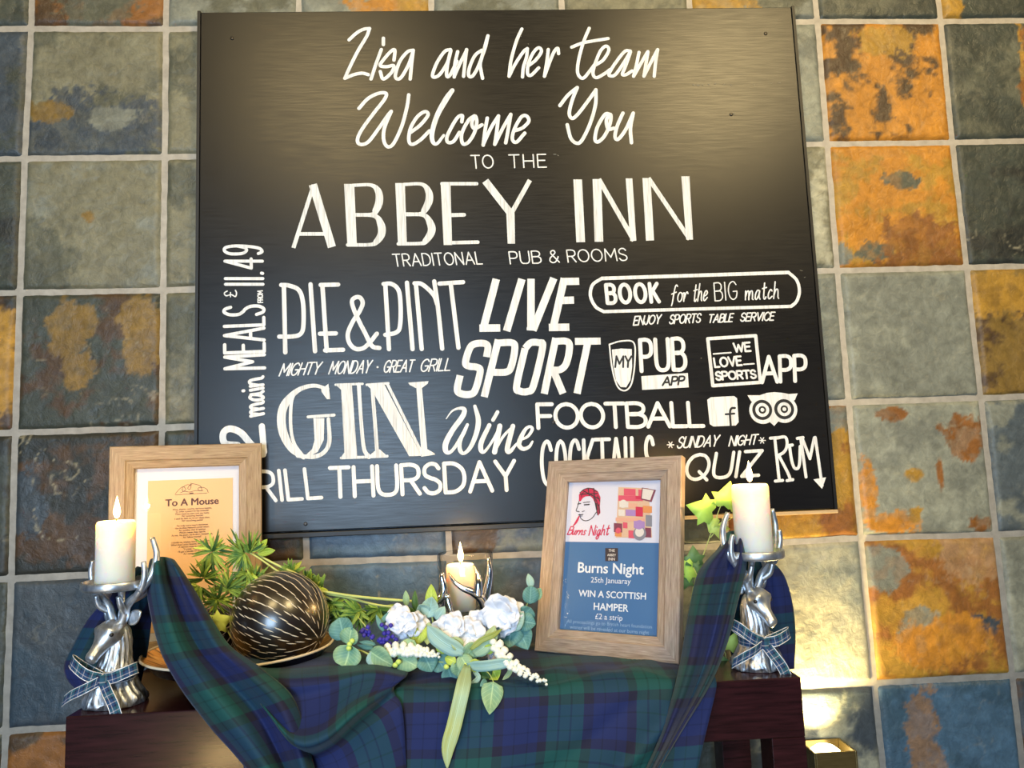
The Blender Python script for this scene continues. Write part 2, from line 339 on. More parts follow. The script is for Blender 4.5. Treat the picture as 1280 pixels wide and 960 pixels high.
GRN = (0.105, 0.108, 0.075); OLV = (0.19, 0.18, 0.115); GRY = (0.20, 0.21, 0.17); DGR = (0.05, 0.058, 0.045); SLB = (0.050, 0.065, 0.080); BLU = (0.036, 0.060, 0.085); SLM = (0.095, 0.120, 0.150); BLM = (0.070, 0.120, 0.180); BLR = (0.055, 0.115, 0.185)
ORG = (0.52, 0.22, 0.025); OCH = (0.40, 0.22, 0.03); RST = (0.25, 0.10, 0.022); BRN = (0.075, 0.043, 0.020); CRM = (0.42, 0.40, 0.28); LGR = (0.27, 0.28, 0.22); BLK = (0.028, 0.03, 0.025); GLD = (0.21, 0.130, 0.030)
# tile -> main colour, second colour, amount of it, noise scale, veins (0..1), spots (u, v, radius u, radius v, colour) with v up
TILES = {
 (-1, -1): (DGR, GRN, .4, 3, .2, []), (0, -1): (BRN, RST, .5, 3, .2, [(.5, .2, .3, .25, GRN)]), (1, -1): (GRY, GRN, .4, 3, .1, []), (2, -1): (LGR, GRY, .4, 3, .1, [(.72, .1, .36, .5, ORG), (.9, .2, .15, .3, OCH)]),
 (3, -1): (GRN, GRY, .4, 3, .1, []), (4, -1): (OLV, GRN, .4, 3, .1, []), (5, -1): (GRY, GRN, .4, 3, .1, [(.14, .2, .34, .6, OCH)]), (6, -1): (DGR, GRN, .5, 3, .1, []), (7, -1): (DGR, GRN, .5, 3, .1, [(.05, .2, .1, .5, OCH)]),
 (-1, 0): (SLB, DGR, .4, 3, .1, []), (0, 0): (OLV, GRN, .5, 2.2, .12, [(.45, .12, .62, .36, SLB), (.12, .33, .16, .09, GLD), (.62, .30, .22, .10, GRY)]), (1, 0): (OLV, GRN, .5, 3, .25, [(.1, .2, .3, .3, OLV)]),
 (5, 0): (LGR, GRY, .4, 3, .2, []), (6, 0): (ORG, BRN, .36, 5, .15, [(.55, .85, .25, .15, OCH)]), (7, 0): (DGR, GRN, .55, 2.4, .12, [(.62, .5, .04, .6, OCH), (.8, .5, .2, .6, RST)]),
 (-1, 1): (DGR, BLK, .4, 3, .5, []), (0, 1): (GRY, OLV, .6, 2, .2, [(.46, .56, .08, .05, GLD), (.1, .2, .3, .3, GRN)]), (1, 1): (OLV, GRN, .5, 3, .3, []),
 (5, 1): (CRM, OLV, .6, 3, .1, []), (6, 1): (ORG, OCH, .4, 5, .05, [(.55, .70, .16, .09, GRN), (.32, .13, .16, .09, GRN), (.7, .2, .45, .25, RST), (.03, .1, .06, .08, GRY)]), (7, 1): (DGR, BLK, .5, 3, .55, []),
 (-1, 2): (BRN, BLK, .5, 4, .2, [(.9, .5, .2, .4, OCH)]), (0, 2): (DGR, BRN, .45, 3, .3, [(.36, .75, .16, .25, GLD), (.90, .70, .17, .32, GLD), (.42, .45, .12, .16, GLD)]), (1, 2): (OLV, GRN, .6, 3, .3, []),
 (5, 2): (GRY, LGR, .5, 3, .3, []), (6, 2): (LGR, GRY, .5, 2, .18, []), (7, 2): (GLD, BRN, .45, 5, .1, [(.2, .8, .3, .2, OCH)]),
 (-1, 3): (BLK, DGR, .4, 3, .2, []), (0, 3): (BLK, BRN, .35, 3, .45, [(.45, .25, .5, .2, BRN), (.1, .5, .12, .25, SLB)]), (1, 3): (DGR, BRN, .4, 3, .2, []), (2, 3): (SLM, BLM, .6, 2, .3, []), (3, 3): (SLM, GRY, .3, 3, .2, [(.12, .2, .2, .4, BRN)]),
 (4, 3): (SLB, DGR, .5, 3, .2, []), (5, 3): (OCH, RST, .5, 4, .1, [(.9, .9, .2, .12, GRY)]), (6, 3): (LGR, GRY, .4, 3, .25, [(.83, .72, .14, .18, RST), (.06, .30, .09, .28, ORG), (.42, .45, .06, .05, OCH), (.28, .92, .12, .05, RST), (.22, .08, .22, .09, ORG), (.62, .45, .03, .12, RST), (.9, .06, .09, .07, RST), (.40, .16, .06, .07, OCH), (.66, .8, .04, .05, RST)]),
 (7, 3): ((.085, .105, .115), GRY, .4, 3, .15, []),
 (-1, 4): (DGR, SLB, .5, 3, .2, []), (0, 4): (BLU, SLB, .6, 2, .12, []), (1, 4): (GRN, OLV, .5, 3, .3, []), (2, 4): (SLM, BLM, .6, 2.5, .35, []), (3, 4): (BLM, SLM, .6, 2.5, .35, []), (4, 4): (GRY, SLM, .5, 3, .2, []),
 (5, 4): (CRM, LGR, .4, 2.4, .2, []), (6, 4): (OCH, RST, .45, 3, .15, [(.13, .80, .18, .16, GRY), (.80, .35, .24, .10, SLB), (.36, .35, .14, .20, GRY), (.5, .25, .4, .2, ORG), (.8, .85, .3, .2, (.36, .21, .10))]), (7, 4): (GRY, LGR, .5, 3, .25, []),
 (-1, 5): (BRN, DGR, .5, 3, .2, []), (0, 5): (RST, BRN, .5, 4, .1, []), (4, 5): (DGR, GRN, .4, 3, .2, []), (5, 5): (LGR, SLB, .5, 2, .15, []), (6, 5): (BLR, (.04, .085, .13), .35, 2, .12, [(.30, .45, .13, .7, (.20, .13, .085))]), (7, 5): (BRN, SLB, .5, 3, .2, []),
}
random.seed(3)
def build_wall():
    mb = MB(); cols = []
    x0, x1, z0, z1 = -1.2, 3.6, 0.0, ZS + 0.9
    G = 0.0055
    mb.add([(x0, 0, z0), (x1, 0, z0), (x1, 0, z1), (x0, 0, z1), (x0, 0.12, z0), (x1, 0.12, z0), (x1, 0.12, z1), (x0, 0.12, z1)],
           [(0, 1, 2, 3), (5, 4, 7, 6), (0, 4, 5, 1), (3, 2, 6, 7), (0, 3, 7, 4), (1, 5, 6, 2)], 1); cols += [(0.5, 0.5, 0.5)] * 8
    names = [GRN, OLV, GRY, DGR, SLB, BRN, LGR, OCH]
    for i in range(-4, 12):
        for j in range(-3, 7):
            key = (i, j); seen = key in TILES; n = 64 if seen else 10
            if seen: A, B, amt, sc, vein, spots = TILES[key]
            else: A, B = random.sample(names, 2); amt, sc, vein, spots = .4, 3, .1, []
            q = [tile_corner(i, j + 1), tile_corner(i + 1, j + 1), tile_corner(i + 1, j), tile_corner(i, j)]
            u, v = np.meshgrid(np.linspace(0, 1, n), np.linspace(0, 1, n)); sd = (i + 5) * 11 + (j + 4) * 3
            P = [(q[0][k] * (1 - u) + q[1][k] * u) * (1 - v) + (q[3][k] * (1 - u) + q[2][k] * u) * v for k in (0, 1)]
            # inset by half the joint, with a chipped, wavering edge
            W = 0.3
            def edge(t, s): return G + 0.0032 * (fbm(t * 9 + 3.1, t * 0 + s, sd, 3) - 0.45)
            P[0] = P[0] + edge(v, 1.5) * (1 - u) ** 3 * (u < .5) - edge(v, 4.5) * u ** 3 * (u >= .5)
            P[1] = P[1] + edge(u, 7.5) * (1 - v) ** 3 * (v < .5) - edge(u, 9.5) * v ** 3 * (v >= .5)
            rim = np.minimum(np.minimum(u, 1 - u), np.minimum(v, 1 - v)) * W
            nz = fbm(u * 4, v * 4, sd + 2, 5); strat = np.floor(fbm(u * 2.2 + 5, v * 2.2, sd + 4, 4) * 9) / 9
            H = 0.004 * nz + 0.006 * strat - 0.001
            H = H * sst(rim, 0.0, 0.012) + 0.0025
            H[(u == 0) | (u == 1) | (v == 0) | (v == 1)] = -0.001
            # colours
            f = fbm(u * sc + 1.7, v * sc * 1.15 + 0.4, sd + 9, 6, .6); th = .5 + (.5 - amt) * .55
            f = f + .22 * (fbm(u * 17, v * 17, sd + 50, 4, .6) - .5); k = sst(f, th - .075, th + .085)[..., None]
            col = np.array(A) * (1 - k) + np.array(B) * k
            for (su, sv, ru, rv, c) in spots:
                d = np.sqrt(((u - su) / ru) ** 2 + ((v - sv) / rv) ** 2) + 1.7 * (fbm(u * 5, v * 5, sd + int(su * 50), 6, .72) - .5) + .55 * (fbm(u * 26, v * 26, sd + 60, 3, .6) - .5)
                kk = (sst(1.0 - d, -.05, .17) * (.72 + .28 * sst(fbm(u * 12, v * 12, sd + 70, 4, .6), .4, .56)))[..., None]; col = col * (1 - kk) + np.array(c) * kk
                rimk = (np.exp(-((d - 1.04) / .05) ** 2) * .16)[..., None]; col = col * (1 - rimk) + col * 1.7 * rimk
            col = col * (0.72 + 0.56 * fbm(u * 9, v * 9, sd + 20, 5, .6))[..., None]
            col = col * (0.84 + 0.32 * strat)[..., None]
            if vein:
                vn = np.abs(fbm(u * 2.6 + 8, v * 2.6, sd + 30, 4) - .5); g2 = sst(fbm(u * 3, v * 3 + 4, sd + 33, 3), .5, .64)
                kv = (vein * 1.3 * np.exp(-(vn / .006) ** 2) * g2)[..., None]; kv = np.clip(kv, 0, .8); col = col * (1 - kv) + np.array((.40, .36, .24)) * kv
                H = H + 0.0008 * kv[..., 0]
            V = [(P[0][a, b], -H[a, b], P[1][a, b]) for a in range(n) for b in range(n)]
            mb.grid([V[a * n:(a + 1) * n] for a in range(n)]); cols += [tuple(c) for c in col.reshape(-1, 3)]
    o = mb.build('wall_back', [M['slate'], M['grout']])
    at_ = o.data.color_attributes.new('slate', 'FLOAT_COLOR', 'POINT')
    at_.data.foreach_set('color', np.c_[np.array(cols), np.ones(len(cols))].astype(np.float32).ravel())
    o['kind'] = 'structure'
build_wall()
mb = MB(); mb.box((-1.2, -3.2, -0.1), (3.6, 0.12, 0.0)); o = mb.build('floor', M['floor'], smooth=False); o['kind'] = 'structure'

# ------------------------------------------------------------------ the sign board and its hand lettering
BD = 0.030
BX0, BX1, BZ0, BZ1 = 0.3865, 1.7285, ZS - 1.128, ZS + 0.0195
board = thing('pub_sign_board', ((BX0 + BX1) / 2, -0.012, BZ0), 'large black painted wooden sign board with white hand lettering on slate wall', 'sign board')
mb = MB(); mb.box((BX0, -BD, BZ0), (BX1, -0.004, BZ1)); bevel(mb.build('board_panel', M['board'], board, False), 0.0015, 2)
e = 0.007; mb = MB(); mb.box((BX0 - e, -BD - 0.002, BZ0 - 0.002), (BX0 - 0.0005, -0.004, BZ1 + 0.003)); mb.build('edge_strip', M['board_edge'], board, False, 'black left edge strip of the sign board'); mb = MB(); mb.box((BX1 + 0.0005, -BD - 0.002, BZ0 - 0.002), (BX1 + e, -0.004, BZ1 + 0.003))
mb.build('edge_strip', M['board_edge'], board, False, 'black right edge strip of the sign board')
mb = MB(); mb.box((BX0 - e, -BD - 0.004, BZ0 - 0.013), (1.36, -0.004, BZ0 - 0.0025)); bevel(mb.build('bottom_rail', M['board_edge'], board, False, 'black painted bottom edge'), 0.0015)
mb = MB(); mb.box((1.3605, -BD - 0.004, BZ0 - 0.010), (BX1 + e, -0.004, BZ0 - 0.0025)); bevel(mb.build('bottom_rail', M['lamplit_rail'], board, False, 'right stretch of the bottom edge, lamp light painted in pale'), 0.0015)  # same rail; the wall lamp's light is put into this end's colour
BP = Plane((BX0, -BD, BZ0), (1, 0, 0), (0, 0, 1))

class Ink:
    """flat brush strokes on a plane, laid a fraction of a millimetre proud of it"""
    def __init__(s, plane, name, parent, material, label, h=0.0006):
        s.p = plane; s.name = name; s.par = parent; s.m = material; s.lab = label; s.h = h; s.V = []; s.F = []; s.M = []; s.k = 0; s.lift = None
    def _add(s, P, Fc, h=0.0, m=0):
        s.k = (s.k + 1) % 16; h = h + s.k * 1.6e-5; b = len(s.V); hs = s.lift if s.lift and len(s.lift) == len(P) else [0] * len(P); s.lift = None; s.V += [s.p.pt(q, s.h + h + e) for q, e in zip(P, hs)]; s.F += [tuple(i + b for i in f) for f in Fc]; s.M += [m] * len(Fc)
    def poly(s, st, h=0.0, m=0):
        st = [np.array(q, float) for q in st]
        a = sum(st[i][0] * st[(i + 1) % len(st)][1] - st[(i + 1) % len(st)][0] * st[i][1] for i in range(len(st)))
        if a < 0: st = st[::-1]
        from mathutils.geometry import tessellate_polygon
        tri = tessellate_polygon([[Vector((q[0], q[1], 0)) for q in st]])
        Fc = []
        for t_ in tri:
            A, B, D = [st[k] for k in t_]
            Fc.append(t_ if (B[0] - A[0]) * (D[1] - A[1]) - (B[1] - A[1]) * (D[0] - A[0]) > 0 else t_[::-1])
        s._add(st, Fc, h, m)
    def disc(s, c, r, h=0.0, n=14, m=0):
        c = np.array(c); s._add([c + r * np.array([math.cos(2 * math.pi * k / n), math.sin(2 * math.pi * k / n)]) for k in range(n)], [tuple(range(n))], h, m)
    def stroke(s, st, w, smooth=True, butt=False, h=0.0, m=0):
        """st: points in plane units; w: width or widths per point"""
        st = [np.array(q, float) for q in st]; ws = list(w) if isinstance(w, (list, tuple, np.ndarray)) else [w] * len(st)
        D = [np.r_[a, b] for a, b in zip(st, ws)]
        D = cr(D, 7) if (smooth and len(D) > 2) else D
        P = [d[:2] for d in D]; W = [max(d[2], 1e-5) for d in D]; N = len(P)
        if smooth or N == 2:
            T = [P[min(i + 1, N - 1)] - P[max(i - 1, 0)] for i in range(N)]; T = [t / (np.linalg.norm(t) + 1e-12) for t in T]
            L = [p + np.array([-t[1], t[0]]) * ww / 2 for p, t, ww in zip(P, T, W)]; R = [p - np.array([-t[1], t[0]]) * ww / 2 for p, t, ww in zip(P, T, W)]
            s.lift = [i / N * 9e-5 for i in range(N)] * 2; s._add(L + R, [(N + i, N + i + 1, i + 1, i) for i in range(N - 1)], h, m)
            ends = [] if butt else [0, N - 1]
        else:
            for i in range(N - 1): s.stroke([P[i], P[i + 1]], [W[i], W[i + 1]], True, True, h, m)
            ends = range(1, N - 1) if butt else range(N)
        for i in ends: s.disc(P[i], W[i] / 2, h, m=m)
    # tracing: points given as read off the photograph, put where they lie on this plane
    def view(s, x0, y0, k): s.v = (x0, y0, k); return s
    def P(s, pts): x0, y0, k = s.v; return [s.p.uv(x0 + x * k, y0 + y * k) for x, y in pts]
    def unit(s): 
        x0, y0, k = s.v; a = s.p.uv(x0 + 100 * k, y0 + 100 * k); b = s.p.uv(x0 + 110 * k, y0 + 100 * k); return np.linalg.norm(b - a) / 10
    def tr(s, pts, w, smooth=True, butt=False, h=0.0, m=0):
        u = s.unit(); w = [x * u for x in w] if isinstance(w, (list, tuple)) else w * u
        s.stroke(s.P(pts), w, smooth, butt, h, m)
    def fill(s, pts, h=0.0, m=0): s.poly(s.P(pts), h, m)
    def write(s, text, bl, br, tl, w, h=0.0, m=0, track=0.16, px=False, widths=None):
        s.v = s.v if not px else (0, 0, 1)
        B, E, T = s.P([bl, br, tl]); up = T - B; X = E - B; u = s.unit()
        x = 0; lay = []
        for ch in text:
            g = GLYPH.get(ch)
            if g is None: x += 0.42; continue
            gw, strokes = g; lay.append((x, gw, strokes)); x += gw + track
        tot = x - track
        for x, gw, strokes in lay:
            for st in strokes:
                s.stroke([B + X * (x + p[0] * gw) / tot + up * p[1] for p in st[1]], w * u, st[0] == 's', False, h, m)
    def build(s, extra=None):
        mats = [s.m] + (extra or [])
        me = bpy.data.meshes.new(s.name); me.from_pydata([tuple(v) for v in s.V], [], s.F)
        o = link(s.name, me, mats, s.par, False, s.lab); me.polygons.foreach_set('material_index', s.M); return o
def arc(cx, cy, rx, ry, a0, a1, n=7):
    return [(cx + rx * math.cos(math.radians(a0 + (a1 - a0) * i / n)), cy + ry * math.sin(math.radians(a0 + (a1 - a0) * i / n))) for i in range(n + 1)]
GLYPH = {
 'A': (.72, [('p', [(0, 0), (.5, 1), (1, 0)]), ('p', [(.18, .34), (.82, .34)])]),
 'B': (.58, [('p', [(0, 0), (0, 1)]), ('s', [(0, 1), (.6, 1), (.92, .88), (.92, .66), (.6, .54), (0, .54)]), ('s', [(.0, .54), (.65, .54), (1, .40), (1, .14), (.65, 0), (0, 0)])]),
 'C': (.62, [('s', [(1, .80), (.80, .97), (.5, 1), (.15, .85), (0, .5), (.15, .15), (.5, 0), (.8, .03), (1, .2)])]),
 'D': (.64, [('p', [(0, 0), (0, 1)]), ('s', [(0, 1), (.5, .98), (.88, .8), (1, .5), (.88, .2), (.5, .02), (0, 0)])]),
 'E': (.50, [('p', [(1, 1), (0, 1), (0, 0), (1, 0)]), ('p', [(0, .53), (.85, .53)])]),
 'F': (.48, [('p', [(1, 1), (0, 1), (0, 0)]), ('p', [(0, .5), (.85, .5)])]),
 'G': (.66, [('s', [(.95, .82), (.75, .97), (.5, 1), (.15, .85), (0, .5), (.15, .15), (.5, 0), (.85, .1), (.98, .3), (1, .45)]), ('p', [(.55, .45), (1, .45)])]),
 'H': (.60, [('p', [(0, 0), (0, 1)]), ('p', [(1, 0), (1, 1)]), ('p', [(0, .5), (1, .5)])]),
 'I': (.02, [('p', [(0.5, 0), (0.5, 1)])]),
 'J': (.42, [('s', [(1, 1), (1, .3), (.8, .04), (.45, 0), (.1, .1), (0, .28)])]),
 'K': (.56, [('p', [(0, 0), (0, 1)]), ('p', [(.95, 1), (0, .42)]), ('p', [(.3, .6), (1, 0)])]),
 'L': (.46, [('p', [(0, 1), (0, 0), (1, 0)])]),
 'M': (.80, [('p', [(0, 0), (.06, 1), (.5, .3), (.94, 1), (1, 0)])]),
 'N': (.62, [('p', [(0, 0), (0, 1), (1, 0), (1, 1)])]),
 'O': (.74, [('s', arc(.5, .5, .5, .5, 90, 450, 12))]),
 'P': (.54, [('p', [(0, 0), (0, 1)]), ('s', [(0, 1), (.6, 1), (.95, .88), (.95, .58), (.6, .46), (0, .46)])]),
 'Q': (.78, [('s', arc(.5, .5, .5, .5, 90, 450, 12)), ('p', [(.6, .3), (1, -.05)])]),
 'R': (.56, [('p', [(0, 0), (0, 1)]), ('s', [(0, 1), (.6, 1), (.95, .88), (.95, .60), (.6, .48), (0, .48)]), ('p', [(.5, .48), (1, 0)])]),
 'S': (.52, [('s', [(.95, .84), (.75, .98), (.4, 1), (.08, .86), (.08, .64), (.4, .52), (.7, .46), (.98, .32), (.96, .12), (.65, 0), (.25, .02), (0, .18)])]),
 'T': (.60, [('p', [(0, 1), (1, 1)]), ('p', [(.5, 1), (.5, 0)])]),
 'U': (.62, [('s', [(0, 1), (0, .3), (.15, .06), (.5, 0), (.85, .06), (1, .3), (1, 1)])]),
 'V': (.66, [('p', [(0, 1), (.5, 0), (1, 1)])]),
 'W': (.90, [('p', [(0, 1), (.25, 0), (.5, .8), (.75, 0), (1, 1)])]),
 'Y': (.62, [('p', [(0, 1), (.5, .48), (1, 1)]), ('p', [(.5, .48), (.5, 0)])]),
 'Z': (.60, [('p', [(0, 1), (1, 1), (0, 0), (1, 0)])]),
 '&': (.66, [('s', [(1, .02), (.45, .55), (.22, .8), (.35, .98), (.6, .98), (.66, .8), (.4, .6), (.1, .38), (.05, .14), (.3, 0), (.6, .06), (.85, .3), (.95, .48)])]),
 '.': (.04, [('p', [(0, 0), (.5, .03)])]), '-': (.3, [('p', [(0, .45), (1, .45)])]), '*': (.14, [('p', [(0.4, .46), (.6, .54)])]),
 '1': (.06, [('p', [(.5, 0), (.5, 1)])]), '4': (.56, [('p', [(.75, 0), (.75, 1), (0, .3), (1, .3)])]),
 '9': (.52, [('s', [(.95, .66), (.75, .46), (.4, .42), (.08, .55), (.05, .85), (.35, 1), (.75, .98), (.95, .75), (.92, .4), (.7, .08), (.3, 0), (.08, .1)])]),
 'f': (.46, [('s', [(1, .92), (.75, 1), (.52, .85), (.42, .4), (.36, 0), (.25, -.2)]), ('p', [(0, .48), (.9, .58)])]),
 'o': (.42, [('s', arc(.5, .27, .5, .27, 60, 420, 10)), ('s', [(.75, .48), (1.0, .44), (1.25, .5)])]),
 'r': (.36, [('p', [(0, .5), (.12, 0)]), ('s', [(.12, .1), (.4, .44), (.75, .54), (1, .44)])]),
 't': (.36, [('s', [(.45, .95), (.4, .4), (.45, .05), (.75, 0), (1, .12)]), ('p', [(0, .62), (1, .68)])]),
 'h': (.44, [('p', [(.1, 1), (0, 0)]), ('s', [(.02, .2), (.3, .5), (.65, .55), (.8, .4), (.85, .1), (1, 0)])]),
 'e': (.42, [('s', [(.08, .25), (.6, .3), (.9, .42), (.7, .55), (.3, .5), (.05, .25), (.15, .03), (.5, 0), (1, .16)])]),
 'm': (.72, [('p', [(0, .52), (.04, 0)]), ('s', [(.04, .2), (.2, .48), (.38, .5), (.44, .3), (.46, 0)]), ('s', [(.46, .2), (.62, .48), (.8, .5), (.88, .3), (.9, .04), (1, 0)])]),
 'a': (.46, [('s', [(.8, .48), (.45, .54), (.1, .35), (.05, .08), (.3, 0), (.65, .2), (.82, .5)]), ('s', [(.82, .5), (.8, .15), (1, 0)])]),
 'c': (.38, [('s', [(.9, .46), (.6, .55), (.15, .35), (.1, .1), (.4, 0), (1, .14)])]),
 'i': (.14, [('p', [(.4, .52), (.5, 0)]), ('p', [(.6, .78), (.6, .82)])]),
 'n': (.46, [('p', [(.05, .52), (0, 0)]), ('s', [(.02, .2), (.35, .5), (.7, .54), (.82, .36), (.85, .06), (1, 0)])]),
 'u': (.46, [('s', [(.05, .52), (.05, .15), (.3, 0), (.7, .15), (.85, .52)]), ('s', [(.85, .52), (.85, .1), (1, 0)])]),
 's': (.36, [('s', [(.85, .48), (.4, .54), (.15, .4), (.5, .28), (.85, .14), (.5, 0), (0, .06)])]),
 'g': (.46, [('s', [(.8, .48), (.45, .54), (.1, .35), (.05, .08), (.3, 0), (.65, .2), (.82, .5)]), ('s', [(.82, .5), (.8, -.1), (.55, -.38), (.2, -.36), (.1, -.2), (.6, -.02), (1.1, .1)])]),
}
def ink(name, label, view, material=None, h=0.0006):
    return Ink(BP, name, board, material or M['white'], label, h).view(*view)

V1 = (420, 20, 220 / 1280); V2 = (620, 20, 220 / 1280); V3 = (430, 100, 240 / 1280); V4 = (660, 90, 220 / 1280); V5 = (350, 210, 270 / 1280); V6 = (600, 210, 280 / 1280)
V7 = (260, 290, 140 / 407); V8 = (335, 340, 260 / 1280); V9 = (550, 340, 220 / 1242); V10 = (330, 460, 230 / 1227); V11 = (530, 490, 170 / 1166); V12 = (725, 330, 290 / 1280)
V13 = (750, 410, 270 / 1280); V14 = (660, 485, 390 / 1280); PX = (0, 0, 1)
# line one
k = ink('painted_lettering', 'white script words Lisa and', V1)
for st in ([(95, 175), (150, 125), (200, 98), (245, 92)], [(245, 92), (220, 155), (160, 255), (100, 375), (65, 455)], [(65, 455), (130, 428), (190, 417), (235, 428)],
           [(330, 245), (295, 340), (255, 460)], [(345, 163), (345, 210)], [(422, 322), (428, 250), (400, 258), (345, 320), (322, 362), (370, 370), (420, 362), (405, 410), (345, 460), (322, 405)],
           [(560, 250), (520, 262), (465, 330), (432, 430), (448, 460), (480, 440), (530, 350), (562, 255)], [(562, 250), (550, 350), (540, 460)],
           [(832, 245), (790, 260), (735, 340), (702, 430), (722, 446), (760, 420), (810, 340), (835, 255)], [(835, 250), (812, 350), (805, 435), (830, 430), (880, 330)],
           [(885, 260), (865, 350), (860, 445)], [(860, 440), (900, 350), (950, 250)], [(950, 245), (938, 340), (928, 440)],
           [(1060, 250), (1010, 290), (970, 380), (967, 438), (1000, 430), (1050, 330), (1105, 145)], [(1105, 145), (1085, 230), (1050, 340), (1055, 400), (1066, 455)]): k.tr(st, 25)
k.build(); k = ink('painted_lettering', 'white script words her team', V2)
for st in ([(188, 95), (150, 180), (110, 320), (95, 440)], [(95, 440), (140, 350), (200, 260), (228, 238)], [(228, 238), (222, 300), (200, 370), (192, 445)],
           [(240, 360), (290, 320), (330, 260), (310, 232), (270, 270), (235, 350), (230, 420), (255, 432), (310, 378)], [(380, 245), (370, 330), (352, 440)], [(352, 440), (385, 350), (420, 265), (448, 235), (455, 275)],
           [(678, 90), (640, 180), (605, 300), (592, 400), (610, 445), (640, 450), (690, 390), (720, 350)], [(550, 228), (640, 195), (815, 165)],
           [(720, 360), (780, 320), (820, 250), (800, 220), (760, 255), (720, 350), (705, 420), (730, 450), (790, 420), (830, 390)],
           [(975, 255), (935, 260), (870, 340), (822, 420), (835, 438), (870, 425), (930, 340), (978, 258)], [(978, 262), (940, 370), (918, 425), (945, 428), (990, 400)],
           [(1040, 265), (1020, 360), (1000, 440)], [(1000, 440), (1040, 370), (1100, 265)], [(1105, 260), (1090, 350), (1075, 440)], [(1075, 440), (1120, 350), (1175, 245)], [(1175, 245), (1160, 340), (1150, 440)]): k.tr(st, 24)
k.build()
k = ink('painted_lettering', 'white script word Welcome', V3)
for st in ([(100, 190), (160, 125), (230, 90), (280, 90), (270, 130), (200, 220), (120, 330), (90, 400), (110, 430), (160, 415), (220, 340), (290, 240), (315, 210)], [(315, 210), (270, 320), (265, 400), (290, 445), (330, 425), (385, 310), (420, 180), (432, 100)],
           [(445, 350), (510, 300), (560, 235), (540, 212), (490, 245), (445, 320), (432, 400), (455, 430), (510, 400), (570, 340)],
           [(785, 280), (788, 238), (750, 260), (690, 370), (692, 415), (730, 410), (770, 350)],
           [(870, 240), (830, 270), (785, 360), (792, 425), (830, 415), (870, 350), (885, 280), (872, 240), (852, 290), (870, 325), (920, 300)],
           [(955, 255), (940, 340), (928, 435)], [(928, 430), (980, 320), (1030, 240)], [(1030, 240), (1020, 330), (1005, 430)], [(1005, 430), (1060, 320), (1112, 230)], [(1112, 230), (1095, 330), (1078, 420)],
           [(1135, 340), (1190, 320), (1232, 275), (1215, 240), (1180, 250), (1135, 330), (1122, 395), (1150, 415), (1205, 355)]): k.tr(st, 24)
k.tr([(722, 70), (680, 130), (620, 240), (588, 350), (592, 412), (620, 425), (665, 370)], [30, 38, 34, 32, 28, 22, 20])
k.build(); k = ink('painted_lettering', 'white script word You', V4)
for st in ([(232, 245), (290, 170), (358, 114)], [(358, 114), (320, 210), (300, 300), (320, 338), (360, 310), (430, 220), (493, 132)], [(493, 130), (490, 240), (450, 380), (390, 500), (350, 518), (310, 480), (285, 385)],
           [(600, 310), (560, 310), (505, 400), (487, 490), (512, 508), (560, 460), (598, 370), (600, 310), (570, 350), (582, 415), (625, 410)], [(690, 300), (650, 390), (632, 470), (655, 490), (710, 420), (765, 300)], [(765, 300), (745, 410), (752, 515)]): k.tr(st, 26)
k.build()
k = ink('painted_lettering', 'thin white word TO', PX); k.write('TO', (590, 210.5), (617, 210), (588.5, 194.5), 1.7, track=.2); k.build(); k = ink('painted_lettering', 'thin white word THE', PX); k.write('THE', (637, 209.8), (683, 209), (636, 193.8), 1.7, track=.25); k.build()
k = ink('painted_lettering', 'large white word ABBEY', V5, M['streak'])
k.tr([(200, 100), (80, 474)], 24, butt=True); k.tr([(195, 98), (308, 469)], 48, butt=True); k.tr([(110, 391), (270, 391)], 22, butt=True)
k.fill([(380, 95), (440, 95), (456, 465), (400, 467)]); k.tr([(432, 103), (540, 102), (583, 140), (588, 200), (568, 252), (545, 276), (440, 278)], [20, 22, 40, 46, 40, 24, 22]); k.tr([(440, 278), (560, 284), (598, 335), (602, 390), (572, 437), (535, 455), (402, 456)], [22, 26, 44, 46, 36, 22, 22])
k.fill([(683, 90), (740, 90), (752, 460), (700, 460)]); k.tr([(735, 98), (840, 97), (880, 140), (883, 195), (857, 250), (832, 273), (745, 274)], [20, 22, 40, 46, 38, 24, 22]); k.tr([(745, 276), (852, 280), (892, 332), (897, 380), (862, 434), (832, 448), (702, 450)], [22, 26, 44, 46, 36, 22, 22])
k.fill([(952, 85), (1010, 85), (1020, 457), (970, 457)]); k.tr([(960, 94), (1165, 94)], 22); k.tr([(1010, 280), (1090, 278)], 24); k.tr([(980, 444), (1172, 440)], 22)
k.view(*V6)
k.tr([(30, 74), (176, 262)], 42, butt=True); k.tr([(285, 70), (180, 258)], 26, butt=True); k.fill([(150, 255), (197, 255), (200, 433), (158, 433)])
k.build(); k = ink('painted_lettering', 'large white word INN', V6, M['streak'])
k.fill([(533, 66), (583, 66), (600, 424), (550, 425)])
k.fill([(643, 64), (692, 64), (704, 422), (655, 422)]); k.tr([(678, 64), (880, 416)], 28, butt=True); k.fill([(832, 60), (870, 60), (893, 416), (858, 418)])
k.fill([(928, 58), (974, 58), (994, 414), (948, 416)]); k.tr([(962, 58), (1198, 408)], 26, butt=True); k.fill([(1150, 48), (1196, 48), (1217, 410), (1178, 410)])
k.build()
k = ink('painted_lettering', 'thin white word TRADITONAL', PX); k.write('TRADITONAL', (493, 333), (603, 330), (490.5, 318), 1.6, track=.2); k.build(); k = ink('painted_lettering', 'thin white capitals PUB and ROOMS', PX); k.write('PUB & ROOMS', (638, 330), (784, 325.5), (636, 315), 1.6, track=.2); k.build()
k = ink('painted_lettering', 'tall white capitals PIE and PINT', V8)
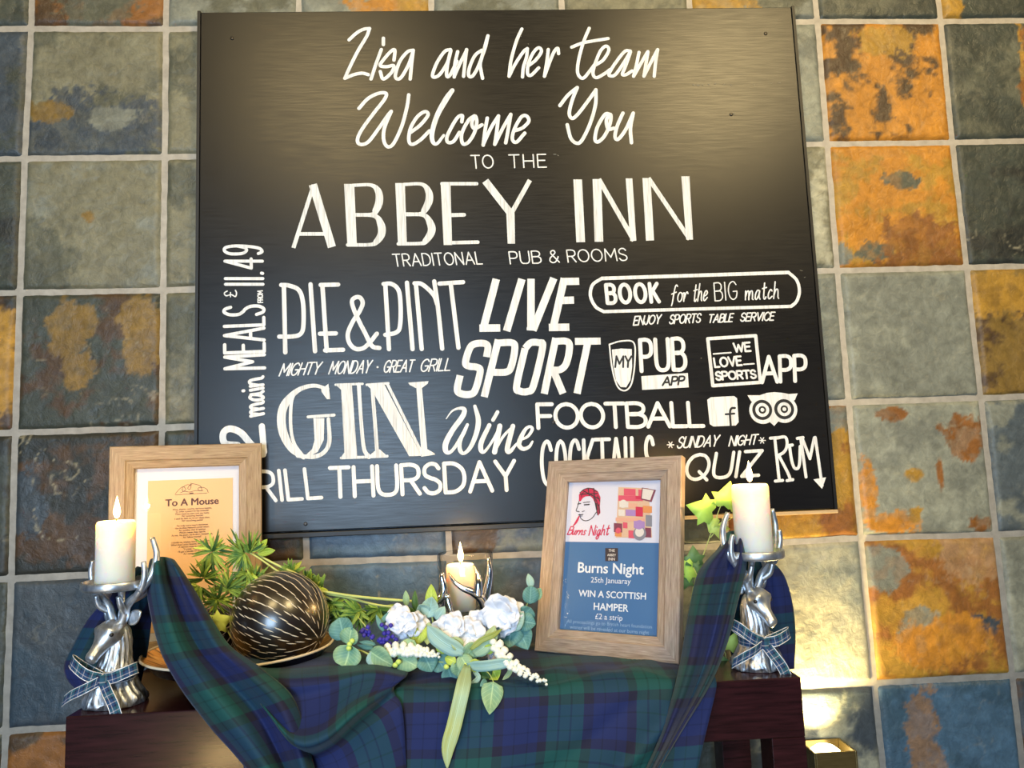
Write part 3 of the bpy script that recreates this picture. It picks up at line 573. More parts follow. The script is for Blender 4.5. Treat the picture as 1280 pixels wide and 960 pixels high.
for st in ([(98, 80), (107, 495)], [(82, 80), (130, 84), (190, 112), (216, 190), (218, 330), (200, 382), (150, 397), (70, 398)], [(262, 76), (290, 488)], [(335, 80), (362, 485)], [(325, 80), (432, 78)], [(320, 380), (418, 378)], [(352, 482), (462, 479)],
           [(685, 468), (640, 455), (600, 380), (545, 270), (517, 190), (532, 160), (565, 157), (583, 190), (565, 240), (520, 310), (492, 380), (502, 438), (540, 473), (588, 468), (630, 430), (670, 380)],
           [(722, 75), (745, 475)], [(712, 74), (760, 74), (803, 112), (816, 200), (813, 328), (790, 372), (722, 387)], [(855, 66), (890, 475)], [(910, 70), (946, 474)], [(902, 70), (950, 77), (1018, 140), (1042, 200)], [(1023, 58), (1046, 220), (1072, 472)], [(1055, 72), (1200, 63)], [(1125, 75), (1172, 466)]): k.tr(st, 27, smooth=len(st) > 2)
k.build()
k = ink('painted_lettering', 'small slanted white capitals MIGHTY MONDAY GREAT GRILL', PX)
k.write('MIGHTY', (349, 470), (398, 467.5), (354.5, 455), 1.7); k.write('MONDAY', (411, 467.5), (461, 466), (416, 452), 1.7); k.disc(BP.uv(472, 459), .0022); k.write('GREAT', (479, 465.5), (515, 464.5), (483, 451), 1.7); k.write('GRILL', (525, 464.5), (562, 463), (529, 449.5), 1.7); k.build()
k = ink('painted_lettering', 'heavy slanted white capitals LIVE SPORT', V9)
for st in ([(397, 50), (305, 402)], [(278, 397), (425, 395)], [(578, 50), (470, 417)], [(642, 48), (642, 405)], [(803, 44), (655, 412)], [(877, 45), (795, 410)], [(850, 68), (982, 66)], [(830, 202), (945, 199)], [(768, 392), (912, 390)]): k.tr(st, 53, False, True)
k.fill([(612, 390), (690, 390), (680, 415), (612, 412)])
for st in ([(328, 600), (338, 530), (310, 504), (240, 510), (207, 545), (180, 640), (205, 665), (258, 672), (284, 700), (250, 830), (215, 863), (152, 860), (122, 830), (142, 730)], [(400, 502), (508, 500), (528, 540), (505, 660), (470, 705), (362, 708)],
           [(600, 540), (640, 500), (698, 500), (724, 530), (660, 800), (620, 843), (562, 840), (541, 800), (600, 540)], [(805, 490), (893, 490), (914, 530), (893, 640), (850, 688), (782, 692)]): k.tr(st, 49, butt=True)
for st in ([(412, 478), (312, 882)], [(817, 466), (735, 860)], [(802, 700), (868, 858)], [(952, 490), (1133, 488)], [(1042, 500), (967, 858)]): k.tr(st, 50, False, True)
k.build()
k = ink('painted_lettering', 'large white serif word GIN with inline gaps', V10, M['streak'])
k.tr([(425, 140), (330, 118), (225, 150), (140, 240), (116, 340), (135, 450), (190, 545), (265, 597)], [22, 26, 34, 54, 58, 56, 42, 26]); k.tr([(230, 150), (190, 200), (178, 300), (182, 420), (205, 510), (255, 580)], [22] * 6)
k.tr([(225, 585), (330, 592), (400, 562), (436, 490), (430, 340)], [26, 28, 28, 28, 24]); k.fill([(330, 335), (403, 335), (399, 480), (360, 558), (305, 590), (280, 580), (322, 540), (338, 480)]); k.fill([(430, 105), (442, 208), (420, 208), (385, 160), (380, 125), (405, 125)]); k.tr([(295, 326), (468, 314)], 20)
k.fill([(513, 108), (586, 108), (622, 590), (538, 592)]); k.tr([(632, 110), (650, 380), (668, 540), (700, 592)], [26, 24, 26, 30]); k.tr([(478, 112), (658, 106)], 16); k.tr([(515, 600), (822, 588)], 18); k.fill([(475, 110), (535, 112), (525, 155)]); k.fill([(508, 604), (542, 555), (560, 604)])
k.tr([(722, 122), (755, 560)], 25); k.fill([(690, 596), (748, 545), (772, 542), (828, 592)]); k.fill([(690, 108), (800, 105), (1050, 585), (968, 588), (715, 140)]); k.tr([(822, 105), (1056, 575)], 20, butt=True); k.tr([(685, 112), (830, 102)], 16); k.fill([(680, 108), (735, 108), (722, 150)])
k.fill([(1015, 120), (1052, 120), (1092, 575), (1052, 590)]); k.fill([(962, 98), (1097, 88), (1092, 105), (1055, 132), (1012, 134), (970, 112)]); k.fill([(1048, 592), (1140, 578), (1136, 568), (1088, 540), (1062, 540)]); k.build()
k = ink('painted_lettering', 'white brush script word Wine', V11)
k.tr([(190, 230), (240, 165), (300, 140), (345, 150), (330, 210), (250, 320), (190, 430), (185, 500), (215, 520), (260, 480), (330, 370), (372, 280)], [8, 14, 24, 38, 44, 44, 48, 44, 30, 28, 34, 26]); k.tr([(370, 282), (310, 420), (310, 500), (345, 525), (400, 470), (450, 350), (466, 240), (436, 122)], [24, 34, 36, 28, 36, 42, 44, 28])
k.tr([(560, 285), (492, 430), (490, 500), (520, 510), (580, 430), (640, 320)], [36, 42, 40, 26, 22, 22]); k.tr([(630, 172), (592, 240)], 32); k.tr([(650, 292), (605, 515)], 44); k.tr([(610, 500), (680, 380), (768, 292)], 24); k.tr([(762, 292), (715, 480), (735, 512), (790, 450), (830, 420)], [40, 44, 34, 22, 20])
k.tr([(830, 410), (890, 380), (928, 320), (908, 297), (870, 320), (827, 400), (815, 455), (850, 488), (900, 470), (930, 425)], [20, 24, 28, 24, 30, 40, 40, 34, 28, 18]); k.build()
k = ink('painted_lettering', 'white capitals GRILL THURSDAY partly behind frame', PX)
k.write('GRILL', (292, 629), (402, 622), (288, 592), 4.4, track=.2); k.write('THURSDAY', (414, 621.5), (645, 612), (412.5, 585), 4.9, track=.16); k.build()
k = ink('painted_badge', 'white outlined pill reading BOOK for the BIG match', V12)
k.tr([(120, 80), (1150, 47)], 20); k.tr([(1150, 47), (1195, 90), (1210, 150), (1195, 205), (1165, 234)], 18); k.tr([(1165, 234), (130, 263)], 18); k.tr([(130, 263), (85, 235), (57, 175), (70, 115), (120, 80)], 18)
k.write('BOOK', (152, 216), (436, 208), (142, 116), 21, track=.36)
k.write('for', (500, 212), (590, 205), (512, 118), 7); k.write('the', (622, 208), (700, 200), (632, 112), 7); k.write('BIG', (745, 204), (868, 194), (738, 106), 6.5, track=.25); k.write('match', (910, 198), (1095, 190), (916, 105), 7.5); k.build()
k = ink('painted_lettering', 'small slanted white capitals ENJOY SPORTS TABLE SERVICE', V12)
k.write('ENJOY', (294, 338), (440, 328), (304, 290), 7.5); k.write('SPORTS', (492, 330), (660, 322), (502, 282), 7.5); k.write('TABLE', (706, 324), (838, 318), (716, 280), 7.5); k.write('SERVICE', (884, 316), (1066, 310), (894, 272), 7.5); k.build()
k = ink('painted_badge', 'white pint glass outline reading MY beside PUB APP', V13)
k.tr([(55, 98), (125, 78), (200, 88), (206, 200), (192, 310), (168, 360), (132, 370), (98, 335), (70, 230), (55, 98)], 9)
k.fill([(70, 128), (125, 122), (188, 125), (190, 230), (180, 310), (155, 352), (122, 350), (95, 312), (78, 220)])
k.write('PUB', (246, 255), (505, 245), (236, 72), 24, track=.22); k.fill([(244, 286), (520, 267), (525, 352), (250, 367)])
k.write('MY', (90, 232), (182, 232), (94, 168), 11, h=.0006, m=1); k.write('APP', (370, 340), (494, 334), (378, 292), 11, h=.0006, m=1); k.build([M['ink']])
k = ink('painted_badge', 'white square reading WE LOVE SPORTS beside APP', V13)
k.tr([(638, 64), (922, 46), (950, 322), (668, 342), (638, 64)], 20, False); k.write('WE', (796, 142), (892, 136), (790, 92), 12); k.tr([(672, 154), (775, 146)], 9); k.write('LOVE', (682, 232), (840, 220), (674, 180), 12); k.tr([(852, 216), (912, 212)], 9); k.write('SPORTS', (690, 308), (924, 296), (684, 262), 12)
k.write('APP', (960, 322), (1222, 312), (955, 172), 23); k.build()
k = ink('painted_lettering', 'white capitals FOOTBALL', PX); k.write('FOOTBALL', (673, 535), (879, 532.5), (671.5, 505.5), 5.0, track=.1); k.build()
k = ink('painted_badge', 'white rounded square with black letter f', V14)
k.fill([(735, 48), (750, 38), (845, 33), (857, 42), (864, 140), (852, 154), (760, 158), (745, 148)]); k.tr([(848, 82), (834, 84), (828, 102), (831, 156)], 9, h=.0006, m=1); k.tr([(810, 108), (846, 105)], 8, h=.0006, m=1); k.build([M['ink']])
k = ink('painted_badge', 'white round eyed owl face', V14)
for cx, cy in ((962, 92), (1050, 88)): k.disc(BP.uv(660 + cx * V14[2], 485 + cy * V14[2]), 56 * k.unit(), n=32)
k.fill([(900, 30), (950, 30), (980, 20), (1010, 17), (1045, 20), (1070, 25), (1106, 22), (1094, 50), (1010, 80), (915, 55)]); k.fill([(980, 130), (1010, 156), (1034, 128), (1008, 80)])
for cx, cy in ((960, 90), (1050, 87)):
    c = BP.uv(660 + cx * V14[2], 485 + cy * V14[2]); u = k.unit()
    for r, mi, hh in ((42, 1, .0004), (29, 0, .0008), (16, 1, .0012), (8, 0, .0016)): k.disc(c, r * u, hh, 28, mi)
k.build([M['ink']])
k = ink('painted_lettering', 'tall condensed white capitals COCKTAILS behind frame', PX)
for ch, x0, x1 in (('C', 678, 690), ('O', 696, 708), ('C', 713, 725), ('K', 731, 743), ('T', 745, 763), ('A', 764, 779), ('I', 782, 784), ('L', 791, 803), ('S', 808, 818)): k.write(ch, (x0, 606), (x1, 605.5), (x0 - 1.5, 552.5 - (x0 - 678) * .045), 4.6)
k.build()
k = ink('painted_lettering', 'small white words SUNDAY NIGHT between stars', PX)
k.write('SUNDAY', (846, 560), (896, 557.5), (850, 546.5), 1.8); k.write('NIGHT', (911, 557.5), (945, 555), (914, 545.5), 1.8)
for cx, cy in ((838, 556), (952.5, 550.5)):
    for a in (0, 60, 120): k.stroke([BP.uv(cx - 4 * math.cos(math.radians(a)), cy - 4 * math.sin(math.radians(a))), BP.uv(cx + 4 * math.cos(math.radians(a)), cy + 4 * math.sin(math.radians(a)))], .0022)
k.build()
k = ink('painted_lettering', 'slanted white capitals QUIZ', PX); k.write('QUIZ', (856, 600), (948, 594), (861, 569), 4.2, track=.2); k.build()
k = ink('painted_lettering', 'white serif word RUM ending in down arrow', V14)
for st in ([(1012, 208), (1030, 378)], [(994, 206), (1030, 203)], [(1016, 206), (1055, 202), (1062, 235), (1050, 262), (1024, 278)], [(1030, 280), (1064, 345), (1076, 376)], [(1014, 382), (1044, 379)], [(1062, 380), (1086, 376)], [(1072, 236), (1082, 300), (1095, 330), (1112, 318), (1116, 240)], [(1062, 237), (1084, 234)],
           [(1118, 205), (1140, 365)], [(1104, 207), (1128, 203)], [(1124, 205), (1156, 290)], [(1156, 290), (1174, 204)], [(1178, 203), (1206, 400)]): k.tr(st, 12.5, smooth=len(st) > 2)
k.fill([(1170, 375), (1222, 366), (1206, 414)]); k.build()
k = ink('painted_lettering', 'white upright running words main MEALS from 11.49 turned sideways', V7)
k.write('MEALS', (206, 494), (202, 268), (62, 500), 12, track=.2); k.write('11.49', (200, 192), (196, 50), (64, 192), 11.5, track=.28); k.write('FROM', (199, 256), (198, 214), (182, 257), 4.2)
k.write('main', (202, 662), (200, 526), (112, 676), 11, track=.12); k.tr([(70, 215), (60, 222), (66, 232), (85, 228), (100, 235), (104, 222), (100, 212)], 4.5); k.tr([(82, 236), (82, 220)], 4)
k.tr([(108, 775), (62, 768), (56, 732), (80, 715), (120, 730), (160, 775), (200, 808)], 24); k.tr([(196, 706), (204, 800)], 22, False); k.build()
k = ink('scuff_marks', 'scattered pale scuffs and knocks', PX, mat('scuff', (0.22, 0.21, 0.17), 0.7)); random.seed(5)
for x, y in ((866, 106), (871, 106.5), (878, 106), (885, 105.5), (893, 105), (904, 106), (913, 106), (942, 106), (963, 105), (973, 104), (915, 142), (692, 193), (697, 194), (1000, 338), (1005, 347), (876, 448), (660, 55), (650, 45)):
    k.stroke([BP.uv(x, y), BP.uv(x + random.uniform(.6, 3), y + random.uniform(-.8, .8))], random.uniform(.0008, .0018))
k.build()['kind'] = 'stuff'
for u, v in ((290, 48), (957, 42), (914, 143), (692, 528), (382, 655)):
    c = BP.pt(BP.uv(u, v)); mb = MB(); mb.lathe([(0.004, 0), (0.004, 0.0008), (0.0025, 0.0016), (0.0, 0.0012)], 14)
    for i, q in enumerate(mb.V): mb.V[i] = Vector((c.x + q.x, c.y - q.z, c.z + q.y))
    mb.build('screw', M['screw'], board, label='small dark screw head')

# ------------------------------------------------------------------ console table
ZT = 0.75; TX0, TX1, TY0, TY1 = 0.325, 1.4735, -0.405, -0.083
table = thing('console_table', ((TX0 + TX1) / 2, (TY0 + TY1) / 2, 0), 'dark mahogany console table standing against the slate wall', 'table')
mb = MB(); mb.box((TX0, TY0, ZT - 0.092), (TX1, TY1, ZT)); bevel(mb.build('tabletop', M['mahogany'], table, False, 'thick top of the dark table'), 0.002)
L = 0.055
for x in (TX0, TX1 - L):
    for y in (TY0, TY1 - L):
        mb = MB(); mb.box((x + .0002, y + .0002, 0), (x + L - .0002, y + L - .0002, ZT - .0922)); bevel(mb.build('leg', M['mahogany'], table, False), 0.001)

# ------------------------------------------------------------------ wall lamp (square up-light)
LX0, LX1, LD, LZ1, LZ0 = 1.619, 1.707, 0.085, 0.512, 0.405
lampo = thing('wall_lamp', ((LX0 + LX1) / 2, -0.012, LZ0), 'square bronze wall light glowing upwards beside the table leg', 'lamp')
mb = MB(); w = 0.004
mb.box((LX0, -LD, LZ0), (LX0 + w, -0.009, LZ1)); mb.box((LX1 - w, -LD, LZ0), (LX1, -0.009, LZ1)); mb.box((LX0 + w, -LD, LZ0), (LX1 - w, -LD + w, LZ1)); mb.box((LX0 + w, -0.013, LZ0), (LX1 - w, -0.009, LZ1)); mb.box((LX0 + w, -LD + w, LZ0), (LX1 - w, -0.013, LZ0 + w))
bevel(mb.build('lamp_housing', M['brass'], lampo, False), 0.001)
mb = MB(); mb.lathe([(0.0, 0), (0.026, 0.0), (0.031, 0.012), (0.029, 0.026), (0.018, 0.034), (0, 0.037)], 24, ((LX0 + LX1) / 2 - .004, -0.047, LZ1 - 0.035)); mb.build('lamp_bulb', M['bulb'], lampo)
d = bpy.data.lights.new('wall_lamp_glow', 'SPOT'); d.energy = 26; d.color = (1.0, 0.74, 0.30); d.shadow_soft_size = 0.03; d.spot_size = math.radians(150); d.spot_blend = 0.9
o = bpy.data.objects.new('wall_lamp_glow', d); C.objects.link(o); o.location = ((LX0 + LX1) / 2 - .004, -0.047, LZ1 + 0.004); o.rotation_euler = (math.pi, 0, 0)

# ------------------------------------------------------------------ picture frames
def frame_rect(x, y, yaw, lean, z=ZT + .004):
    a = np.array([math.cos(yaw), math.sin(yaw), 0]); n = np.array([-math.sin(yaw), math.cos(yaw), 0]); up = math.cos(lean) * np.array([0, 0, 1]) + math.sin(lean) * n
    return Plane((x, y, z), a, up)
def moulding(pl, W, H, bw, th, mat_, parent):
    """four mitred lengths; profile across the width: outer edge, raised outer half, groove, sloping sight edge"""
    prof = [(0, -th), (0, -.002), (.0015, 0), (bw * .62, 0), (bw * .68, -.0025), (bw * .95, -.0055), (bw, -.0075), (bw, -.013), (bw, -th)]
    for s in range(4):
        mb = MB(); P = []; UV = []
        for t_ in (0, 1):
            row = []; ur = []
            for w_, h_ in prof:
                L_ = (W if s % 2 == 0 else H); q = w_ if t_ == 0 else L_ - w_
                st = [(q, w_), (W - w_, q), (W - q, H - w_), (w_, H - q)][s]
                row.append(pl.pt(st, h_)); ur.append((q + s * 1.7, w_ + s * .31 - h_))
            P.append(row); UV.append(ur)
        mb.grid(P, 0, UV); n = len(prof)
        o = mb.build('frame_moulding', mat_, parent, False, uv=True)
        # close the back
        bm = bmesh.new(); bm.from_mesh(o.data); bm.verts.ensure_lookup_table(); bm.faces.new([bm.verts[i] for i in ((0, n, 2 * n - 1, n - 1) if len(bm.verts) >= 2 * n else ())]) ; bmesh.ops.recalc_face_normals(bm, faces=bm.faces); bm.to_mesh(o.data); bm.free()
def slab(pl, s0, s1, t0, t1, h0, h1, name, mat_, parent, label=None):
    mb = MB(); V = [pl.pt((s, t), h) for s in (s0, s1) for t in (t0, t1) for h in (h0, h1)]
    mb.add(V, [(0, 1, 3, 2), (4, 6, 7, 5), (0, 4, 5, 1), (2, 3, 7, 6), (0, 2, 6, 4), (1, 5, 7, 3)]); return mb.build(name, mat_, parent, False, label)
def fonttext(text, pl, st, width, h, mat_, name, parent, size=None, shear=0.0, bold=0.0, label=None, line=None):
    """lines of print: text set flat on the plane, centred on st[0], first baseline at st[1]; width in metres"""
    cu = bpy.data.curves.new('type', 'FONT'); cu.body = text; cu.align_x = 'CENTER'; cu.shear = shear; cu.size = 1.0; cu.resolution_u = 3
    if line: cu.space_line = line
    ob = bpy.data.objects.new('type', cu); C.objects.link(ob); bpy.context.view_layer.update()
    dg = bpy.context.evaluated_depsgraph_get(); me = bpy.data.meshes.new_from_object(ob.evaluated_get(dg)); bpy.data.objects.remove(ob)
    xs = [v.co.x for v in me.vertices]; k = (width / (max(xs) - min(xs))) if width else size; cx = (max(xs) + min(xs)) / 2 if width else 0
    V = []; Fc = []; nv = len(me.vertices)
    for q, (ox, oy) in enumerate([(0, 0)] if not bold else [(-bold, 0), (bold, 0), (0, bold * .7), (0, -bold * .7)]):
        V += [pl.pt((st[0] + (v.co.x - cx + ox) * k, st[1] + (v.co.y + oy) * k), h + q * 2e-5) for v in me.vertices]; Fc += [tuple(i + q * nv for i in p.vertices) for p in me.polygons]
    bpy.data.meshes.remove(me)
    return mesh(name, V, Fc, mat_, parent, False, label)
# the poem, left
LP = frame_rect(0.262, -0.15, 0.3022, 0.015); LW, LH, LB = 0.279, 0.419, 0.044
fl = thing('picture_frame', tuple(LP.pt((LW / 2, 0), -.011)), 'light oak picture frame holding the peach To A Mouse poem sheet', 'picture frame', 'wooden picture frames on the table')
moulding(LP, LW, LH, LB, 0.022, M['oak_warm'], fl)
slab(LP, .006, LW - .006, .006, LH - .006, -.0215, -.0195, 'backing_board', M['print_dark'], fl)
slab(LP, LB - .004, LW - LB + .004, LB - .004, LH - LB + .004, -.0190, -.0165, 'mount', M['mount'], fl, 'white mount card')
c0 = LP.uv(184, 601); c1 = LP.uv(291, 597)
sh = slab(LP, c0[0], c1[0], LB + .016, (c0[1] + c1[1]) / 2, -.0163, -.0155, 'poem_sheet', M['cream_paper'], fl, 'peach printed poem sheet')
cx = (c0[0] + c1[0]) / 2; top = (c0[1] + c1[1]) / 2; hh = -.0151
b0 = LP.uv(206, 634); b1 = LP.uv(273, 629)
fonttext('To A Mouse', LP, ((b0[0] + b1[0]) / 2, (b0[1] + b1[1]) / 2), (b1[0] - b0[0]), hh, M['print_brown'], 'printed_heading', sh, bold=.03, label='brown heading To A Mouse')
POEM = ("Wee, sleekit, cow'rin, tim'rous beastie,\nO, what a panic's in thy breastie!\nThou need na start awa sae hasty,\nWi' bickering brattle!\nI wad be laith to rin an' chase thee,\nWi' murd'ring pattle!\n\n"
        "I'm truly sorry man's dominion\nHas broken Nature's social union,\nAn' justifies that ill opinion\nWhich makes thee startle\nAt me, thy poor, earth-born companion,\nAn' fellow mortal!\n\n"
        "I doubt na, whyles, but thou may thieve;\nWhat then? poor beastie, thou maun live!\nA daimen icker in a thrave\n'S a sma' request;\nI'll get a blessin wi' the lave,\nAn' never miss't!")
p0 = LP.uv(240, 637); p1 = LP.uv(239, 657); step = (p0[1] - p1[1]) / 5
fonttext(POEM, LP, (p0[0], p0[1]), (LP.uv(265, 636)[0] - LP.uv(212, 638)[0]) * 1.0, hh, M['print_brown'], 'printed_verse', sh, bold=.02, label='small brown verses of the poem', line=1.0)
k = Ink(LP, 'printed_ornament', sh, M['print_brown'], 'brown scrollwork ornament above heading', hh).view(170, 560, 1 / 6)
for st in ([(290, 352), (400, 345), (530, 338)], [(290, 345), (320, 310), (350, 290), (370, 310), (350, 325), (345, 300), (380, 275), (410, 285), (400, 310), (385, 300), (410, 270), (440, 270), (480, 285), (490, 315), (470, 320), (465, 300), (500, 295), (530, 310), (540, 335)], [(330, 335), (360, 325), (400, 330), (440, 320), (500, 320)], [(410, 262), (411, 280)]): k.tr(st, 3.6)
k.tr([(400, 340), (425, 338)], 7); k.build()
slab(LP, LB - .003, LW - LB + .003, LB - .003, LH - LB + .003, -.0118, -.0102, 'glass_pane', M['pane'], fl)
# the raffle poster, right
RP = frame_rect(1.0616, -0.1731, -0.5641, 0.2576, ZT + .008); RWd, RH, RB = 0.2789, 0.3672, 0.0425
fr = thing('picture_frame', tuple(RP.pt((RWd / 2, 0), -.011)), 'greyed oak picture frame holding the blue Burns Night poster', 'picture frame', 'wooden picture frames on the table')
moulding(RP, RWd, RH, RB, 0.022, M['oak_grey'], fr)
slab(RP, .006, RWd - .006, .006, RH - .006, -.0215, -.0195, 'backing_board', M['print_dark'], fr)
ps = slab(RP, RB - .004, RWd - RB + .004, RB - .004, RH - RB + .004, -.0190, -.0170, 'poster_sheet', M['poster_blue'], fr, 'blue and white printed poster')
VP = (690, 590, 145 / 633)
def rp(x, y): return RP.uv(VP[0] + x * VP[2], VP[1] + y * VP[2])
hp = -.0166
zsplit = (rp(60, 372)[1] + rp(570, 380)[1]) / 2
slab(RP, RB - .003, RWd - RB + .003, zsplit, RH - RB + .003, -.0168, hp, 'poster_banner', M['poster_white'], ps, 'pale upper panel of the poster')
def rtext(t, y, xl, xr, m, bold=0.0, name='printed_line', label=None, shear=0.0):
    a, b = rp(xl, y), rp(xr, y + (xr - xl) * .012); fonttext(t, RP, ((a[0] + b[0]) / 2, (a[1] + b[1]) / 2), b[0] - a[0], hp + .0004, m, name, ps, bold=bold, label=label, shear=shear)
rtext('Burns Night', 545, 122, 482, M['print_white'], .022, label='bold white words Burns Night'); rtext('25th Januaray', 600, 192, 412, M['print_white'], label='white words 25th Januaray')
rtext('WIN A SCOTTISH', 680, 125, 495, M['print_white'], .02, label='bold white words WIN A SCOTTISH'); rtext('HAMPER', 752, 208, 398, M['print_white'], .02, label='bold white word HAMPER'); rtext('£2 a strip', 802, 216, 366, M['print_white'], label='white words 2 pounds a strip')
rtext('All proceedings go to British heart foundation', 832, 60, 528, M['print_pale'], label='small pale blue words about proceedings'); rtext('winner will be revealed at our burns night', 864, 76, 512, M['print_pale'], label='small pale blue words about the winner')
k = Ink(RP, 'printed_logo', ps, M['print_dark'], 'dark square logo reading THE ABBEY INN', hp + .0003).view(*VP); k.fill([(272, 408), (342, 408), (342, 480), (272, 480)]); k.build()
for t_, y in (('THE', 428), ('ABBEY', 452), ('INN', 476)): rtext(t_, y, 283 if t_ == 'ABBEY' else 290, 331 if t_ == 'ABBEY' else 324, M['h_cream'], .02, 'logo_lettering')
k = Ink(RP, 'printed_portrait', ps, M['print_red'], 'red and black head portrait of a young man', hp + .0004).view(*VP)
k.fill([(128, 150), (128, 115), (145, 90), (175, 76), (205, 78), (232, 95), (247, 130), (243, 180), (246, 215), (232, 230), (222, 195), (216, 160), (204, 135), (190, 122), (165, 124), (150, 132), (138, 150)])
k.tr([(128, 235), (115, 262), (98, 285)], [8, 12, 6])
for st in ([(136, 112), (230, 108)], [(150, 92), (240, 138)], [(180, 80), (185, 120)], [(210, 80), (218, 160)]): k.tr(st, 5, h=.0003, m=1)
for st, w in (([(128, 152), (120, 182), (113, 203), (130, 208)], 4), ([(132, 222), (140, 246), (165, 258), (198, 245), (226, 208)], 4), ([(122, 166), (138, 163)], 5), ([(158, 170), (185, 168)], 6), ([(152, 158), (188, 154)], 4), ([(126, 226), (150, 223)], 5), ([(222, 165), (228, 195)], 9), ([(238, 170), (240, 215)], 6)): k.tr(st, w, m=1)
for st, w in (([(134, 104), (160, 84), (195, 80), (228, 98)], 4), ([(142, 128), (146, 108), (165, 96)], 3), ([(208, 130), (222, 140), (234, 175)], 4), ([(230, 120), (244, 150)], 4), ([(216, 150), (224, 190), (232, 225)], 5), ([(146, 208), (160, 204)], 3), ([(133, 232), (148, 232)], 3)): k.tr(st, w, h=.0004, m=1)
k.build([M['print_dark']])
k = Ink(RP, 'printed_script', ps, M['print_red'], 'red script words Burns Night', hp + .0004).view(*VP)
k.write('Burns', (64, 333), (160, 335), (84, 290), 5.5, track=.14); k.write('Night', (182, 338), (288, 335), (196, 284), 5.5, track=.14); k.build()
k = Ink(RP, 'printed_hamper', ps, M['h_peach'], 'printed picture of a stacked hamper of goods', hp + .0003).view(*VP); random.seed(11)
hm = ['h_pink', 'h_peach', 'h_mauve', 'h_straw', 'h_plum', 'h_grey', 'h_cream', 'h_orange', 'print_red']
k.fill([(345, 72), (510, 78), (530, 350), (330, 350)], 0, 1 + hm.index('h_straw'))
tiles_ = [(345, 75, 450, 110, 3), (375, 80, 440, 120, 0), (345, 118, 460, 150, 0), (350, 150, 400, 185, 6), (400, 160, 450, 190, 1), (345, 195, 380, 232, 6), (385, 195, 440, 232, 2), (440, 180, 480, 235, 8), (480, 175, 530, 215, 7), (330, 240, 490, 262, 1), (320, 270, 366, 322, 4), (370, 265, 395, 300, 0), (396, 262, 430, 310, 3), (430, 258, 490, 300, 2), (495, 225, 530, 290, 5), (325, 305, 362, 345, 7), (370, 320, 400, 350, 3), (400, 310, 440, 355, 0), (492, 295, 525, 350, 4), (430, 150, 480, 178, 3), (455, 85, 480, 150, 0), (440, 120, 470, 140, 8)]
for x0, y0, x1, y1, c in tiles_: k.fill([(x0, y0), (x1, y0 + 3), (x1, y1), (x0, y1 - 2)], .0003 + .00005 * random.random(), 1 + c)
k.fill([(475, 75), (552, 88), (528, 155), (468, 140)], .0005, 1 + 4); k.fill([(480, 80), (540, 90), (520, 145), (474, 135)], .0007, 1 + 6)
for c, r, mi in ((rp(462, 328), 32, 5), (rp(462, 320), 22, 6), (rp(460, 280), 22, 2), (rp(372, 165), 20, 6), (rp(345, 312), 14, 0)): k.disc(c, r * k.unit(), .0006 + r * 1e-6 * (1 if mi == 5 else 20), 20, 1 + mi)
k.build([M[x] for x in hm])
slab(RP, RB - .003, RWd - RB + .003, RB - .003, RH - RB + .003, -.0118, -.0102, 'glass_pane', M['pane'], fr)

# ------------------------------------------------------------------ candles
def candle(x, y, z, r, h, label, energy=1.5, tilt=0.0):
    t_ = thing('pillar_candle', (x, y, z), label, 'candle', 'lit ivory pillar candles')
    mb = MB(); e = .006
    mb.lathe([(0, 0), (r - .002, 0), (r, .002), (r, h - e), (r - .0015, h - .0015), (r - .004, h), (r - .008, h - .001), (r * .45, h - .004), (0, h - .005)], 48, (x, y, z)); mb.build('wax_body', M['wax'], t_)
    mb = MB(); mb.tube([(x, y, z + h - .006), (x + .0005, y, z + h + .003), (x + .0015, y, z + h + .008)], .0011, 8); mb.build('wick', M['wick'], t_)
    mb = MB(); zz = z + h + .003
    mb.lathe([(0, 0), (.0035, .003), (.0056, .009), (.0055, .014), (.0038, .022), (.0018, .031), (0, .038)], 20, (x + .001, y, zz)); mb.build('flame', M['flame'], t_)
    d = bpy.data.lights.new('candle_glow', 'POINT'); d.energy = energy; d.color = (1.0, 0.60, 0.20); d.shadow_soft_size = .005
    o = bpy.data.objects.new('candle_glow', d); C.objects.link(o); o.location = (x + .001, y, zz + .013)
    return t_

